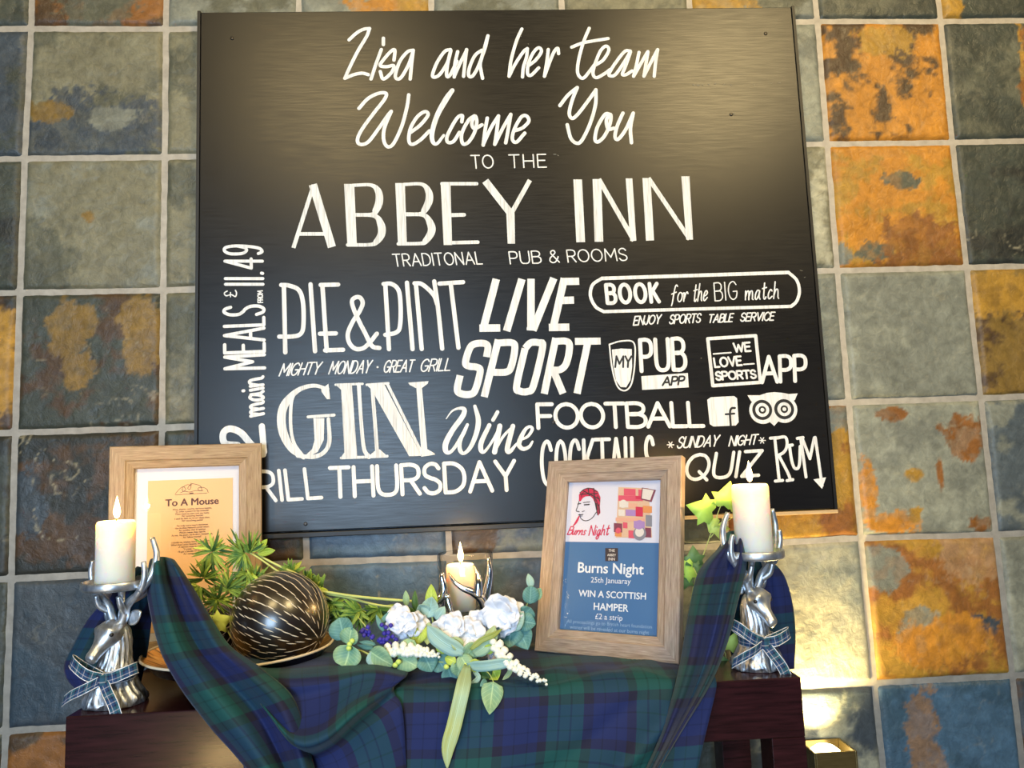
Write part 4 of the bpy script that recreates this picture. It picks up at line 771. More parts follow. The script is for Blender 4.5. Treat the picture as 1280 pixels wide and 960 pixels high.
# ------------------------------------------------------------------ stag candle holders
def stag(x, y, face, label, k=1.0, lean=0.0):
    """stag bust on a fluted neck; antlers carry a round dish. face: turn of the head, 0 = towards the room"""
    t_ = thing('stag_candle_holder', (x, y, ZT), label, 'candle holder', 'pewter stag candle holders'); O = Vector((x, y, ZT + .0006))
    ca, sa = math.cos(face), math.sin(face)
    def T(p): return O + Vector(((p[0] * ca - p[1] * sa) * k + lean * max(0, p[2] - .1) / .08, (p[0] * sa + p[1] * ca) * k, p[2]))     # local -y is the way the stag faces
    rings = [(0, .0455, .0435, .003), (.004, .0480, .0460, .002), (.012, .0465, .0450, .002), (.024, .0395, .0395, 0), (.038, .0325, .0345, -.001), (.054, .0268, .0290, 0), (.070, .0228, .0255, .002), (.086, .0202, .0228, .004), (.100, .0188, .0208, .006), (.114, .0175, .0190, .007), (.126, .0150, .0155, .008), (.134, .0090, .0100, .008), (.137, .003, .003, .008)]
    P = []; n = 72
    D = cr([list(r) for r in rings], 5)
    for z_, rx, ry, cy in D:
        z_ = z_ * (1 - .09 * min(1, z_ / .05))
        row = []
        for q in range(n):
            a = 2 * math.pi * q / n
            g = 1 + (0.055 * math.sin(a * 15 + 2.5 * math.sin(z_ * 60) + 1.3 * math.sin(a * 4)) + .03 * math.sin(a * 27 + z_ * 90)) * (1 - min(1, max(0, (z_ - .105) / .025))) * min(1, z_ / .008)
            drop = (.004 * math.sin(a * 5 + 1) + .003 * math.sin(a * 11)) * max(0, 1 - z_ / .02) if z_ > .001 else 0
            row.append(T((rx * g * math.cos(a), cy + ry * g * math.sin(a), max(0, z_ + drop))))
        P.append(row)
    mb = MB(); mb.grid(P, closed=True); mb.add(P[0], [tuple(range(n - 1, -1, -1))]); mb.add(P[-1], [tuple(range(n))]); mb.build('neck', M['pewter'], t_)
    # head: loft along an axis running forward and down
    ax = Vector((0, -.76, -.65)).normalized(); up = Vector((0, -.65, .76)).normalized(); o0 = Vector((0, .008, .1245))
    sec = [(0, .004, .004, 0), (.003, .0130, .0120, 0), (.010, .0200, .0185, 0), (.020, .0232, .0210, .0005), (.029, .0215, .0188, .001), (.038, .0162, .0150, .0005), (.048, .0120, .0120, -.001), (.058, .0102, .0105, -.002), (.065, .0106, .0100, -.0025), (.071, .0086, .0080, -.003), (.0735, .003, .003, -.003)]
    P = []; n = 28
    for s_, rx, rz, off in [tuple(d) for d in cr([list(q) for q in sec], 4)]:
        c = o0 + ax * s_ + up * off; row = []
        for q in range(n):
            a = 2 * math.pi * q / n; sx = math.cos(a); sz = math.sin(a)
            brow = 1 + (.18 * math.exp(-((s_ - .028) / .006) ** 2) * math.exp(-((abs(a - math.pi / 2) - .75) / .3) ** 2) if a < math.pi else 0)
            row.append(T(c + Vector((sx * rx * (1 if sz > 0 else .86), 0, 0)) * brow + up * sz * rz * brow))
        P.append(row)
    mb = MB(); mb.grid(P, closed=True); mb.add(P[0], [tuple(range(n))]); mb.add(P[-1], [tuple(range(n - 1, -1, -1))])
    hd = mb.build('head', M['pewter2'], t_)
    for sx in (-1, 1):
        mb = MB(); c = o0 + ax * .030 + up * .0095 + Vector((sx * .0185, 0, 0))
        mb.lathe([(0, -.0034), (.0024, -.0026), (.0036, 0), (.0024, .0026), (0, .0034)], 14, T(c)); mb.build('eye', M['screw'], hd)
        mb = MB(); c = o0 + ax * .0705 + up * .001 + Vector((sx * .0048, 0, 0)); mb.lathe([(0, -.0018), (.0018, 0), (0, .0018)], 10, T(c)); mb.build('nostril', M['screw'], hd)
        # ear: cupped leaf
        mb = MB(); b = Vector((sx * .017, .010, .126)); tip = Vector((sx * .043, .012, .143)); dr = (tip - b); nrm = Vector((0, -1, .1)).normalized(); sd = dr.cross(nrm).normalized(); P = []
        for i in range(9):
            s_ = i / 8; w_ = .0105 * max(0.0, math.sin(math.pi * min(1, .12 + s_ * .88))) ** .8 + .0008
            P.append([T(b + dr * s_ + sd * w_ * u_ - nrm * (.005 * (1 - u_ * u_)) * math.sin(math.pi * s_)) for u_ in (-1, -.6, -.2, .2, .6, 1)])
        mb.grid(P); e_ = mb.build('ear', M['pewter2'], t_); sm = e_.modifiers.new('thick', 'SOLIDIFY'); sm.thickness = .003; sm.offset = 0
        # antler: main beam out and up past the dish, with tines
        mb = MB()
        def branch(pts, r0, r1):
            pp = cr(pts, 6); N = len(pp); mb.tube([T(q) for q in pp], [r0 + (r1 - r0) * (i / (N - 1)) ** 1.3 for i in range(N)], 12)
        branch([(sx * .008, .004, .122), (sx * .0155, .004, .137), (sx * .021, .003, .151), (sx * .034, .002, .163), (sx * .049, .001, .172), (sx * .060, .002, .189), (sx * .0635, .002, .208), (sx * .060, .002, .224)], 0.0078, .0040)
        branch([(sx * .018, .004, .143), (sx * .026, -.010, .154), (sx * .0265, -.016, .171)], .0062, .0040)
        branch([(sx * .053, .001, .177), (sx * .0655, .014, .202), (sx * .0685, .020, .232), (sx * .058, .020, .260)], .0068, .0040)
        branch([(sx * .030, .002, .160), (sx * .040, .018, .168), (sx * .046, .026, .177)], .0055, .0034)
        mb.build('antler', M['pewter2'], t_)
    mb = MB(); mb.tube([T((0, .010, .118)), T((0, .012, .15)), T((0, .010, .1802))], [.0065, .0045, .006], 12); mb.build('dish_stem', M['pewter2'], t_)
    mb = MB(); mb.lathe([(q[0] * .975 * k, q[1] - .0035) for q in ((0, .1830), (.046, .1830), (.0510, .1842), (.0530, .1875), (.0530, .1965), (.0515, .1980), (.0492, .1975), (.0482, .1905), (0, .1890))], 56, O + Vector((lean, 0, 0))); mb.build('candle_dish', M['pewter2'], t_)
    # ribbon tied round the neck
    def strip(pts, wdir, name_mb, w_=.0085, uo=0.0):
        pp = [Vector(q) for q in cr(pts, 6)]; wd = [Vector(q) for q in cr(wdir, 6)] if len(wdir) > 1 else [Vector(wdir[0])] * len(pp); P = []; UV = []; s_ = 0; ed = ([], [])
        for i, q in enumerate(pp):
            if i: s_ += (q - pp[i - 1]).length
            ww = wd[min(i, len(wd) - 1)].normalized() * w_
            P.append([O + Vector((q.x * k, q.y * k, q.z)) + ww * u_ for u_ in (-1, -.5, 0, .5, 1)]); UV.append([(s_ + uo, .0065 + .0085 * u_) for u_ in (-1, -.5, 0, .5, 1)])
            q = Vector((q.x * k, q.y * k, q.z)); ed[0].append(O + q + ww * .97); ed[1].append(O + q - ww * .97)
        name_mb.grid(P, 0, UV)
        for e_ in ed: name_mb.tube(e_, .0007, 6, 1)
    rb = MB(); Zk = .047; fy = -.0345
    ringp = [(.0325 * math.cos(a), -.001 + .0350 * math.sin(a), Zk) for a in np.linspace(0, 2 * math.pi, 25)]
    strip(ringp, [(0, 0, 1)], rb)
    strip([(0, fy - .004, Zk), (-.022, fy - .012, Zk + .010), (-.044, fy - .008, Zk + .026), (-.052, fy + .004, Zk + .030), (-.036, fy + .006, Zk + .018), (-.004, fy, Zk + .002)], [(.35, 0, 1)], rb)
    strip([(0, fy - .004, Zk), (.02, fy - .012, Zk + .004), (.042, fy - .008, Zk + .012), (.050, fy + .004, Zk + .014), (.034, fy + .006, Zk + .008), (.004, fy, Zk)], [(-.15, 0, 1)], rb, uo=.01)
    strip([(0, fy - .006, Zk), (-.022, fy - .014, Zk - .010), (-.045, fy - .013, Zk - .020), (-.060, fy - .004, Zk - .030)], [(.25, 0, 1)], rb, uo=.02)
    strip([(0, fy - .006, Zk), (.012, fy - .014, Zk - .018), (.024, fy - .020, Zk - .036), (.031, fy - .022, Zk - .054)], [(.95, 0, .45)], rb, uo=.015)
    for i in range(1):
        P = []
        for a_ in np.linspace(0, 2 * math.pi, 13): P.append([O + Vector((.007 * math.cos(a_), (fy - .006) * k + .005 * math.sin(a_), Zk + z_)) for z_ in (-.008, -.003, .003, .008)])
        rb.grid(P, 0, [[(.02 + i_ * .002, .004 * j_) for j_ in range(4)] for i_ in range(13)])
    r_ = rb.build('ribbon_bow', [M['ribbon'], M['ribbon_edge']], t_, label='blue tartan ribbon bow with silver edges', uv=True)
    return t_
SLX, SLY = 0.370, -0.346; SRX, SRY = 1.430, -0.335
stag(SLX, SLY, -0.48, 'pewter stag head candle holder at the left end, facing left')
stag(SRX, SRY, 0.45, 'pewter stag head candle holder at the right end, facing right', .92, .010)
candle(SLX - .002, SLY, ZT + .1857, .0296, .105, 'lit ivory pillar candle on the left stag, before poem frame')
candle(SRX + .008, SRY, ZT + .1857, .0315, .122, 'lit ivory pillar candle on the right stag, before the word QUIZ')

# ------------------------------------------------------------------ centre: antler hurricane holder
GX, GY = 0.938, -0.205
hol = thing('antler_hurricane_holder', (GX, GY, ZT + .006), 'clear glass cylinder candle holder cradled by silver antlers amid the flowers', 'candle holder')
mb = MB(); z0 = ZT + .006
mb.lathe([(0, 0), (.06, 0), (.062, .006), (.056, .014), (.05, .06), (.045, .082), (0, .084)], 40, (GX, GY, z0)); mb.build('base', M['chrome'], hol, label='silver base')
mb = MB(); g0 = z0 + .085; gr = .0515; gh = .107
mb.lathe([(0, 0), (gr, 0), (gr, gh), (gr - .001, gh + .001), (gr - .003, gh), (gr - .003, .004), (0, .004)], 56, (GX, GY, g0)); mb.build('glass_cylinder', M['glass'], hol, label='clear glass cylinder')
for st, rr_ in (([(520, 772, .26), (553, 745, .275), (552, 720, .275), (553.5, 718, .272)], 0), ([(548, 790, .268), (566, 778, .278), (560, 750, .278), (561, 742, .276)], 1), ([(608, 772, .262), (603, 752, .27), (592, 741, .276), (578, 735, .278), (567, 726, .276), (561, 716, .272)], 2),
                ([(597, 746, .274), (598, 730, .274), (597, 718, .27), (592, 706, .264)], 3), ([(604, 760, .262), (608, 742, .255), (612, 720, .25), (612, 706, .248), (611, 696, .246)], 4), ([(548, 775, .25), (551, 750, .255), (552, 730, .255), (551.5, 716, .252)], 5)):
    mb = MB(); pp = cr([list(at(u, v, d)) for u, v, d in st], 6); N = len(pp); mb.tube(pp, [.0088 * (1 - .8 * (i / (N - 1)) ** 1.4) for i in range(N)], 12); mb.build('antler', M['chrome'], hol, label='polished silver antler tine')
candle(GX - .009, GY, g0 + .0045, .0265, .083, 'lit ivory pillar candle inside the glass cylinder', 1.2)

# ------------------------------------------------------------------ bowl and spheres
BWX, BWY = 0.537, -0.238
bw = thing('display_bowl', (BWX, BWY, ZT), 'wide shallow black bowl with ribbed gold inside, holding spheres', 'bowl')
R = .160
mb = MB(); mb.lathe([(0, 0), (.060, 0), (.062, .004), (.060, .008), (.10, .018), (.14, .034), (R - .002, .0545), (R, .056)], 64, (BWX, BWY, ZT), 0, False); mb.build('bowl_body', M['lacquer'], bw, label='black outside of the bowl')
P = []; UV = []
for i in range(14):
    s = i / 13; r = R - (R - .055) * s; z = .056 + .0005 - .043 * (1 - max(0.0, (r - .055) / (R - .055)) ** 1.35); P.append([Vector((BWX + r * math.cos(a), BWY + r * math.sin(a), ZT + z)) for a in np.linspace(0, 2 * math.pi, 97)]); UV.append([(a / (2 * math.pi), s) for a in np.linspace(0, 2 * math.pi, 97)])
mb = MB(); mb.grid(P, 0, UV); V0 = [Vector((p.x, p.y, p.z)) for p in P[-1][:-1]]; mb.add(V0, [tuple(range(len(V0)))]); mb.build('bowl_lining', M['gilt'], bw, label='ribbed gold inside of the bowl', uv=True)
mb = MB(); mb.tube([(BWX + R * math.cos(a), BWY + R * math.sin(a), ZT + .0565) for a in np.linspace(0, 2 * math.pi, 65)], .0022, 8, cap=False); mb.build('bowl_rim', M['inlay'], bw, label='pale rim')
def sphere(c, r, axis, label):
    c = Vector(c); mb = MB(); mb.lathe([(r * math.sin(a), -r * math.cos(a)) for a in np.linspace(0, math.pi, 33)], 64, (0, 0, 0))
    rot = Vector((0, 0, 1)).rotation_difference(Vector(axis).normalized()).to_matrix()
    for i, v in enumerate(mb.V): mb.V[i] = c + rot @ v
    rnd = random.Random(4)
    rows = 18
    for k in range(1, rows):
        th = math.pi * k / rows; n = max(5, int(2 * math.pi * math.sin(th) * r / .0142))
        for q in range(n):
            ph = 2 * math.pi * (q + .5 * (k % 2)) / n + rnd.uniform(-.02, .02); L_ = .0092 + rnd.uniform(-.001, .001); wd = .00090
            pts = []
            for s in (-1, -.5, 0, .5, 1):
                t2 = th + s * L_ / r; w_ = wd * (1 - abs(s) ** 2 * .92) / (r * max(.1, math.sin(t2)))
                for e in (-1, 0, 1):
                    pp = ph + e * w_; rr = r + (.00045 if e == 0 else .00015); pts.append(c + rot @ Vector((rr * math.sin(t2) * math.cos(pp), rr * math.sin(t2) * math.sin(pp), rr * math.cos(t2))))
            mb.add(pts, [(a * 3 + b, a * 3 + b + 1, a * 3 + b + 4, a * 3 + b + 3) for a in range(4) for b in range(2)], 1)
    o = mb.build('decorative_sphere', [M['ball'], M['inlay']]); tag(o, label, 'ornament', 'dashed dark spheres in the bowl'); return o
sc_ = at(350, 769, .235); sphere((sc_.x, sc_.y, ZT + .0145 + .0845), .0845, (.83, -.30, -.36), 'large dark brown sphere with ivory dashes, nearest in the bowl')
b2 = at(270, 790, .185); sphere((b2.x, b2.y, ZT + .030 + .048), .048, (.75, -.45, .25), 'smaller dark sphere with ivory dashes, half hidden behind the tartan')

# ------------------------------------------------------------------ tartan cloth
def bsurf(rows, nu=10, nv=10):
    """rows of control points -> dense Catmull-Rom surface"""
    A = [cr([tuple(p) for p in r], nu) for r in rows]; A = np.array([[q for q in r] for r in A])
    return np.array([cr([tuple(A[i, k]) for i in range(A.shape[0])], nv) for k in range(A.shape[1])]).transpose(1, 0, 2)
cl = MB()
def cloth_patch(G, uo=0, vo=0, wav=0.0, seed=0, flip=False):
    R_, K = G.shape[:2]; U = np.zeros((R_, K)); V_ = np.zeros((R_, K))
    du = np.linalg.norm(np.diff(G, axis=1), axis=2); dv = np.linalg.norm(np.diff(G, axis=0), axis=2)
    U[:, 1:] = np.cumsum(np.repeat(du.mean(0)[None] * .35 + 0, R_, 0) + du * .65, axis=1); V_[1:] = np.cumsum(np.repeat(dv.mean(1)[:, None], K, 1), axis=0)
    if wav:
        for i in range(R_):
            for k in range(K): p = Vector(G[i, k]); G[i, k][1] -= wav * (mnoise.noise(Vector((p.x * 16 + seed, p.y * 16, p.z * 12)))) 
    cl.grid([[Vector(p) for p in r] for r in G], 0, [[(U[i, k] + uo, V_[i, k] + vo) for k in range(K)] for i in range(R_)])
def swag(Lp, Rp, D, ridges, depth):
    rows = []
    for (a, b, d) in zip(Lp, Rp, D):
        n = len(ridges); rows.append([at(a[0] + (b[0] - a[0]) * i / (n - 1), a[1] + (b[1] - a[1]) * i / (n - 1), d + depth * ridges[i]) for i in range(n)])
    return rows
# centre: over the table top and down its front
def centre():
    n, xs = 110, np.linspace(0.60, 1.445, 110); rows = []
    prof = [(-.10, 0), (-.15, 0), (-.20, 0), (-.25, 0), (-.30, 0), (-.335, 0), (-.36, 0), (-.38, 0), (-.395, 0), (-.406, -.001), (-.4125, -.005), (-.4165, -.012)] + [(-.418 - .0016 * i, -.012 - .012 * i) for i in range(1, 26)]
    G = np.zeros((len(prof), n, 3))
    for i, (y, dz) in enumerate(prof):
        for k, x in enumerate(xs):
            x = 0.60 + (x - 0.60) / (1.445 - 0.60) * (1.335 - 0.60 - min(.075, max(0, -dz) * .42))
            flat = min(1, max(0, (-y - .18) / .14)); wr = .5 + mnoise.noise(Vector((x * 9, y * 22, 1.7))) + .5 * mnoise.noise(Vector((x * 22, y * 40, 5)))
            z = ZT + .0045 + dz; yy = y
            if dz > -.003: z += max(0, .012 * wr * flat * (1 if y > -.40 else .55))
            else: yy -= .010 * (1 + math.sin(x * 21 + 1.5 * math.sin(x * 7))) * min(1, -dz / .12) + .004 * mnoise.noise(Vector((x * 14, dz * 9, 3)))
            if dz <= -.003: z += max(0, .0066 * wr * max(0, 1 + dz / .012))
            if dz <= -.003:
                w_ = x - (1.30 + dz * 1.25); yy -= .022 * math.exp(-(w_ / .022) ** 2) * min(1, -dz / .03); w_ = x - (1.235 + dz * 1.4); yy += .010 * math.exp(-(w_ / .03) ** 2) * min(1, -dz / .03)
            # the ends rise over the swags' feet
            G[i, k] = (x, yy, z)
    cloth_patch(G, 0, .052)
centre()
# left swag hanging from the left antlers
SL = swag([(187, 703), (184, 735), (190, 775), (204, 820), (229, 865), (262, 908), (298, 948), (340, 1000)], [(223, 707), (243, 738), (263, 772), (288, 808), (330, 838), (366, 872), (384, 925), (402, 1000)],
          [.335, .345, .365, .395, .432, .446, .454, .46], [0, .55, .9, 1, .8, .35, 0, .25, .7, 1, .75, .2], .036)
SL.insert(0, [at(192 + 2.2 * i, 700 - 3 * math.sin(math.pi * i / 11), .322) for i in range(12)])
SL.insert(0, [at(190 + 2.2 * i, 716, .300) for i in range(12)])
cloth_patch(bsurf(SL, 5, 8), .02, 0, .003, 1)
# cowl folds between the swag and the centre
cw = [[(312, 812, .20), (362, 817, .20), (420, 815, .19), (470, 822, .20), (520, 832, .22)],
      [(306, 822, .30), (352, 830, .31), (415, 826, .31), (470, 828, .32), (512, 838, .34)],
      [(303, 830, .41), (345, 848, .425), (408, 846, .42), (462, 838, .41), (508, 845, .392)],
      [(308, 848, .433), (348, 874, .436), (405, 868, .434), (456, 850, .430), (502, 850, .408)],
      [(318, 866, .446), (358, 905, .470), (402, 902, .468), (446, 872, .455), (496, 855, .412)],
      [(326, 880, .456), (366, 926, .502), (404, 924, .500), (446, 890, .486), (492, 860, .414)],
      [(332, 888, .436), (370, 938, .460), (408, 935, .458), (450, 900, .450), (494, 868, .416)],
      [(336, 915, .440), (375, 950, .448), (414, 948, .448), (456, 922, .444), (504, 892, .428)],
      [(340, 1000, .445), (385, 1000, .452), (425, 1000, .452), (465, 1000, .450), (510, 1000, .434)]]
cloth_patch(bsurf([[at(*p) for p in r] for r in cw], 9, 7), .31, .02, .003, 2)
# right swag up to the right antlers
SRr = swag([(899, 684), (874, 714), (862, 760), (853, 815), (842, 865), (828, 912), (808, 960), (790, 1000)], [(930, 676), (933, 706), (921, 758), (905, 815), (884, 862), (856, 908), (826, 958), (806, 1000)],
           [.330, .345, .372, .402, .432, .446, .452, .456], [0, .7, 1, .9, .45, 0, .3, .9, .3], .030)
SRr.insert(0, [at(906 + 2.6 * i, 668 - 4 * math.sin(math.pi * i / 8), .318) for i in range(9)])
SRr.insert(0, [at(908 + 2.4 * i, 684, .296) for i in range(9)])
cloth_patch(bsurf(SRr, 6, 8), .07, .03, .003, 3)
# shadowed tails behind the stags
TLw = swag([(172, 708), (140, 742), (112, 772), (92, 806), (80, 836), (96, 862), (138, 880)], [(200, 712), (196, 742), (190, 775), (186, 805), (180, 836), (172, 866), (162, 884)], [.292, .285, .275, .27, .27, .272, .275], [0, .8, .3, 1, .2, .7, 0], .014)
cloth_patch(bsurf(TLw, 6, 7), .0, .06, .002, 4)
TRw = swag([(912, 690), (914, 720), (912, 760), (912, 800), (918, 842)], [(952, 692), (978, 716), (990, 752), (994, 790), (993, 836)], [.262, .258, .252, .248, .246], [0, .8, .2, 1, .3, .7, 0], .014)
cloth_patch(bsurf(TRw, 6, 7), .04, .06, .002, 5)
cloth = cl.build('tartan_cloth', M['tartan'], uv=True)
sm = cloth.modifiers.new('thick', 'SOLIDIFY'); sm.thickness = .0016; sm.offset = 0
tag(cloth, 'dark blue and green tartan cloth draped over table and hung from both stags', 'cloth')

# ------------------------------------------------------------------ foliage and flowers
LEAFM = ['eucalyptus', 'teal_leaf', 'pale_leaf', 'lime_leaf', 'fir', 'dark_leaf', 'ivy', 'blade', 'stem']
CF = Vector(RW[2])                            # the way the camera looks; leaves are turned roughly across it, each its own tilt
def leaf_mesh(mb, base, tip, width, m=0, fold=.25, cup=.12, shape='oval', side=None, face=None, n=9):
    base = Vector(base); tip = Vector(tip); d = tip - base; L_ = d.length; dn = d.normalized()
    f = (face or -CF).normalized(); sd = dn.cross(f); sd = sd.normalized() if sd.length > 1e-4 else dn.orthogonal(); f = sd.cross(dn)
    P = []
    for i in range(n + 1):
        s = i / n
        w = {'oval': max(0, math.sin(math.pi * s ** .8)) ** .75, 'round': math.sqrt(max(0, 1 - (2 * s - 1) ** 2)), 'blade': min(1, s * 8) ** .5 * (1 - max(0, (s - .55) / .45) ** 1.6), 'heart': max(0, math.sin(math.pi * s ** .55)) ** .8, 'needle': min(1, s * 5) ** .6 * max(0, 1 - s) ** .45}[shape]
        w = max(w, .03) * width / 2; c = base + d * s + f * (cup * L_ * math.sin(math.pi * s))
        P.append([c + sd * w * u + f * (fold * w * (abs(u) - .5)) for u in (-1, -.5, 0, .5, 1)])
    mb.grid(P, m, [[(u, i / n) for u in (-1, -.5, 0, .5, 1)] for i in range(n + 1)])
class Plant:
    def __init__(s, name, label, cat, group=None): s.n = name; s.l = label; s.c = cat; s.g = group; s.parts = []; s.first = None; s.seed = random.Random(hash(label) % 1000 if False else sum(map(ord, label)))
    def stem(s, pts, r=.0018, r1=None, m='stem'):
        mb = MB(); pp = cr([list(at(*p)) for p in pts], 6); N = len(pp); mb.tube(pp, [r + ((r1 if r1 is not None else r * .6) - r) * i / (N - 1) for i in range(N)], 8); s.parts.append(('stem', mb, M[m], None)); s.first = s.first or Vector(pp[0]); return pp
    def leaf(s, b, t_, w, m='eucalyptus', shape='oval', fold=.25, cup=.10, tilt=.35, name='leaf', label=None):
        B, T = at(*b), at(*t_); wd = w * (B - Vector(CAM)).length / F; f = -CF + Vector((s.seed.uniform(-tilt, tilt), 0, s.seed.uniform(-tilt, tilt) + .15)); mb = MB()
        leaf_mesh(mb, B, T, wd, 0, fold, cup * s.seed.choice((-1, 1, 1)), shape, face=f); s.parts.append((name, mb, M[m], label)); s.first = s.first or B
    def part(s, name, mb, m, label=None): s.parts.append((name, mb, m, label)); s.first = s.first or mb.V[0].copy()
    def build(s):
        t_ = thing(s.n, tuple(s.first), s.l, s.c, s.g)
        for name, mb, m, lab in s.parts:
            o = mb.build(name, m, t_, label=lab, uv=True)
            if name in ('leaf', 'leaf_blade', 'petals', 'frond'): sm = o.modifiers.new('thick', 'SOLIDIFY'); sm.thickness = .0007; sm.offset = 0
        return t_
def tuft(pl, c, n, L_, a0, a1, d, ms=('fir', 'lime_leaf', 'dark_leaf'), w=4.0, shape='needle'):
    """a fan of narrow leaflets round one point, one mesh per tuft"""
    rnd = pl.seed; groups = {k: MB() for k in ms}
    n = int(n * 1.5)
    for i in range(n):
        a = math.radians(a0 + (a1 - a0) * (i + rnd.uniform(-.3, .3)) / max(1, n - 1)); l = L_ * rnd.uniform(.65, 1.1); mm = ms[0] if rnd.random() < .5 else rnd.choice(ms)
        b = at(c[0] + rnd.uniform(-2, 2), c[1] + rnd.uniform(-2, 2), d); e = at(c[0] + l * math.cos(a), c[1] - l * math.sin(a), d + rnd.uniform(-.018, .022))
        wd = w * (b - Vector(CAM)).length / F; leaf_mesh(groups[mm], b, e, wd, 0, .5, rnd.uniform(-.05, .14), shape, face=-CF + Vector((rnd.uniform(-.6, .6), 0, rnd.uniform(-.4, .6))), n=6)
    for k, mb in groups.items():
        if mb.V: pl.part('frond', mb, M[k])
# green sprigs behind and left of the sphere
p = Plant('foliage_sprig', 'feathery green artificial sprig rising before the To A Mouse sheet', 'greenery', 'feathery green sprigs')
p.stem([(300, 815, .25), (270, 760, .235), (268, 720, .225), (266, 690, .22)], .0016)
for c, n, L_, a0, a1 in (((266, 688), 13, 26, -20, 200), ((264, 692), 9, 34, 215, 325), ((255, 722), 13, 26, -30, 210), ((250, 735), 10, 26, 150, 330), ((285, 735), 12, 28, -40, 200), ((272, 750), 16, 26, 0, 360), ((250, 757), 12, 24, 90, 300)): tuft(p, c, n, L_, a0, a1, .235)
p.build()
p = Plant('foliage_sprig', 'feathery green artificial sprig fanned across the poem frame corner', 'greenery', 'feathery green sprigs')
p.stem([(420, 752, .20), (360, 722, .205), (318, 694, .21), (300, 688, .21)], .0022)
for c, n, L_, a0, a1 in (((305, 692), 14, 34, 110, 300), ((312, 690), 10, 28, 20, 150), ((310, 716), 14, 28, 180, 360), ((318, 728), 12, 26, -30, 120), ((298, 728), 10, 26, 160, 300)): tuft(p, c, n, L_, a0, a1, .215)
for b, t_ in (((322, 690, .21), (334, 674, .20)), ((322, 692, .21), (344, 688, .20)), ((320, 690, .21), (322, 672, .21))): p.leaf(b, t_, 10, 'lime_leaf', cup=.06)
p.build()
p = Plant('foliage_sprig', 'green artificial sprig with two long bare stems lying along the wall', 'greenery', 'feathery green sprigs')
p.stem([(395, 738, .205), (440, 745, .215), (480, 749, .22), (522, 752, .225)], .0026, .0024); p.stem([(392, 740, .20), (430, 746, .205), (470, 756, .215), (500, 759, .225)], .0022, .002); p.stem([(318, 692, .20), (350, 708, .20), (380, 722, .20), (400, 740, .20)], .0022, .0022)
for c, n, L_, a0, a1 in (((398, 736), 14, 22, 60, 250), ((385, 728), 10, 20, 30, 200), ((410, 752), 14, 24, 180, 380), ((430, 765), 12, 26, 160, 370), ((450, 764), 12, 26, 120, 330), ((474, 762), 12, 22, 150, 380), ((365, 716), 9, 18, 20, 190)): tuft(p, c, n, L_, a0, a1, .19, ('fir', 'dark_leaf', 'lime_leaf'), 6)
for b, t_ in (((392, 740, .20), (404, 726, .19)), ((394, 736, .20), (382, 726, .19)), ((396, 742, .2), (410, 738, .19))): p.leaf(b, t_, 11, 'lime_leaf')
p.build()
# lobed ivy leaves
def ivy_leaf(pl, c, L_, ang, d, m='ivy', name='leaf'):
    """five-pointed lobed leaf: stalk end at c, pointing along ang (degrees, up = 90)"""
    out = [(0, 0), (-.20, -.10), (-.48, -.02), (-.42, .18), (-.62, .40), (-.34, .46), (-.22, .66), (0, 1.0), (.22, .66), (.34, .46), (.62, .40), (.42, .18), (.48, -.02), (.20, -.10)]
    a = math.radians(ang); mb = MB(); V = []
    f = pl.seed.uniform(-.3, .3)
    for x, y in out + [(0, .35)]:
        px = c[0] + L_ * (y * math.cos(a) + x * math.sin(a)); py = c[1] - L_ * (y * math.sin(a) - x * math.cos(a)); V.append(at(px, py, d + (.012 * abs(x) + .010 * f * y + (.008 if y > .8 else 0)) * L_ / 34))
    k = len(out); mb.add(V, [(i, (i + 1) % k, k) for i in range(k)]); pl.part(name, mb, M[m])
p = Plant('ivy_sprig', 'bright lime ivy leaf lying on the small dark sphere', 'greenery'); p.stem([(250, 774, .235), (262, 778, .245), (272, 780, .25)], .0012); ivy_leaf(p, (268, 780), 25, 22, .25, 'lime_leaf'); ivy_leaf(p, (262, 776), 16, 165, .245, 'lime_leaf'); p.build()
p = Plant('ivy_sprig', 'trailing green ivy sprig between poster frame and right stag', 'greenery')
p.stem([(862, 760, .24), (870, 720, .245), (884, 680, .25), (896, 645, .255), (905, 622, .26)], .0012); p.stem([(888, 672, .25), (905, 650, .25), (912, 640, .25)], .001); p.stem([(896, 645, .255), (902, 655, .255), (925, 640, .25)], .001)
for c, L_, an, d, m_ in (((905, 632), 32, 75, .262, 'ivy'), ((890, 640), 34, 165, .262, 'ivy'), ((892, 648), 18, 250, .258, 'lime_leaf'), ((898, 655), 22, -80, .258, 'lime_leaf'), ((918, 642), 22, 30, .256, 'lime_leaf'), ((868, 705), 24, 95, .25, 'dark_leaf'), ((866, 710), 26, 200, .25, 'ivy'), ((858, 720), 22, 250, .25, 'dark_leaf'), ((868, 712), 18, 10, .25, 'dark_leaf'), ((912, 812), 24, 70, .28, 'lime_leaf'), ((908, 838), 22, 110, .28, 'dark_leaf')): ivy_leaf(p, c, L_, an, d, m_)
p.stem([(866, 708, .25), (890, 760, .27), (910, 830, .28)], .001); p.build()
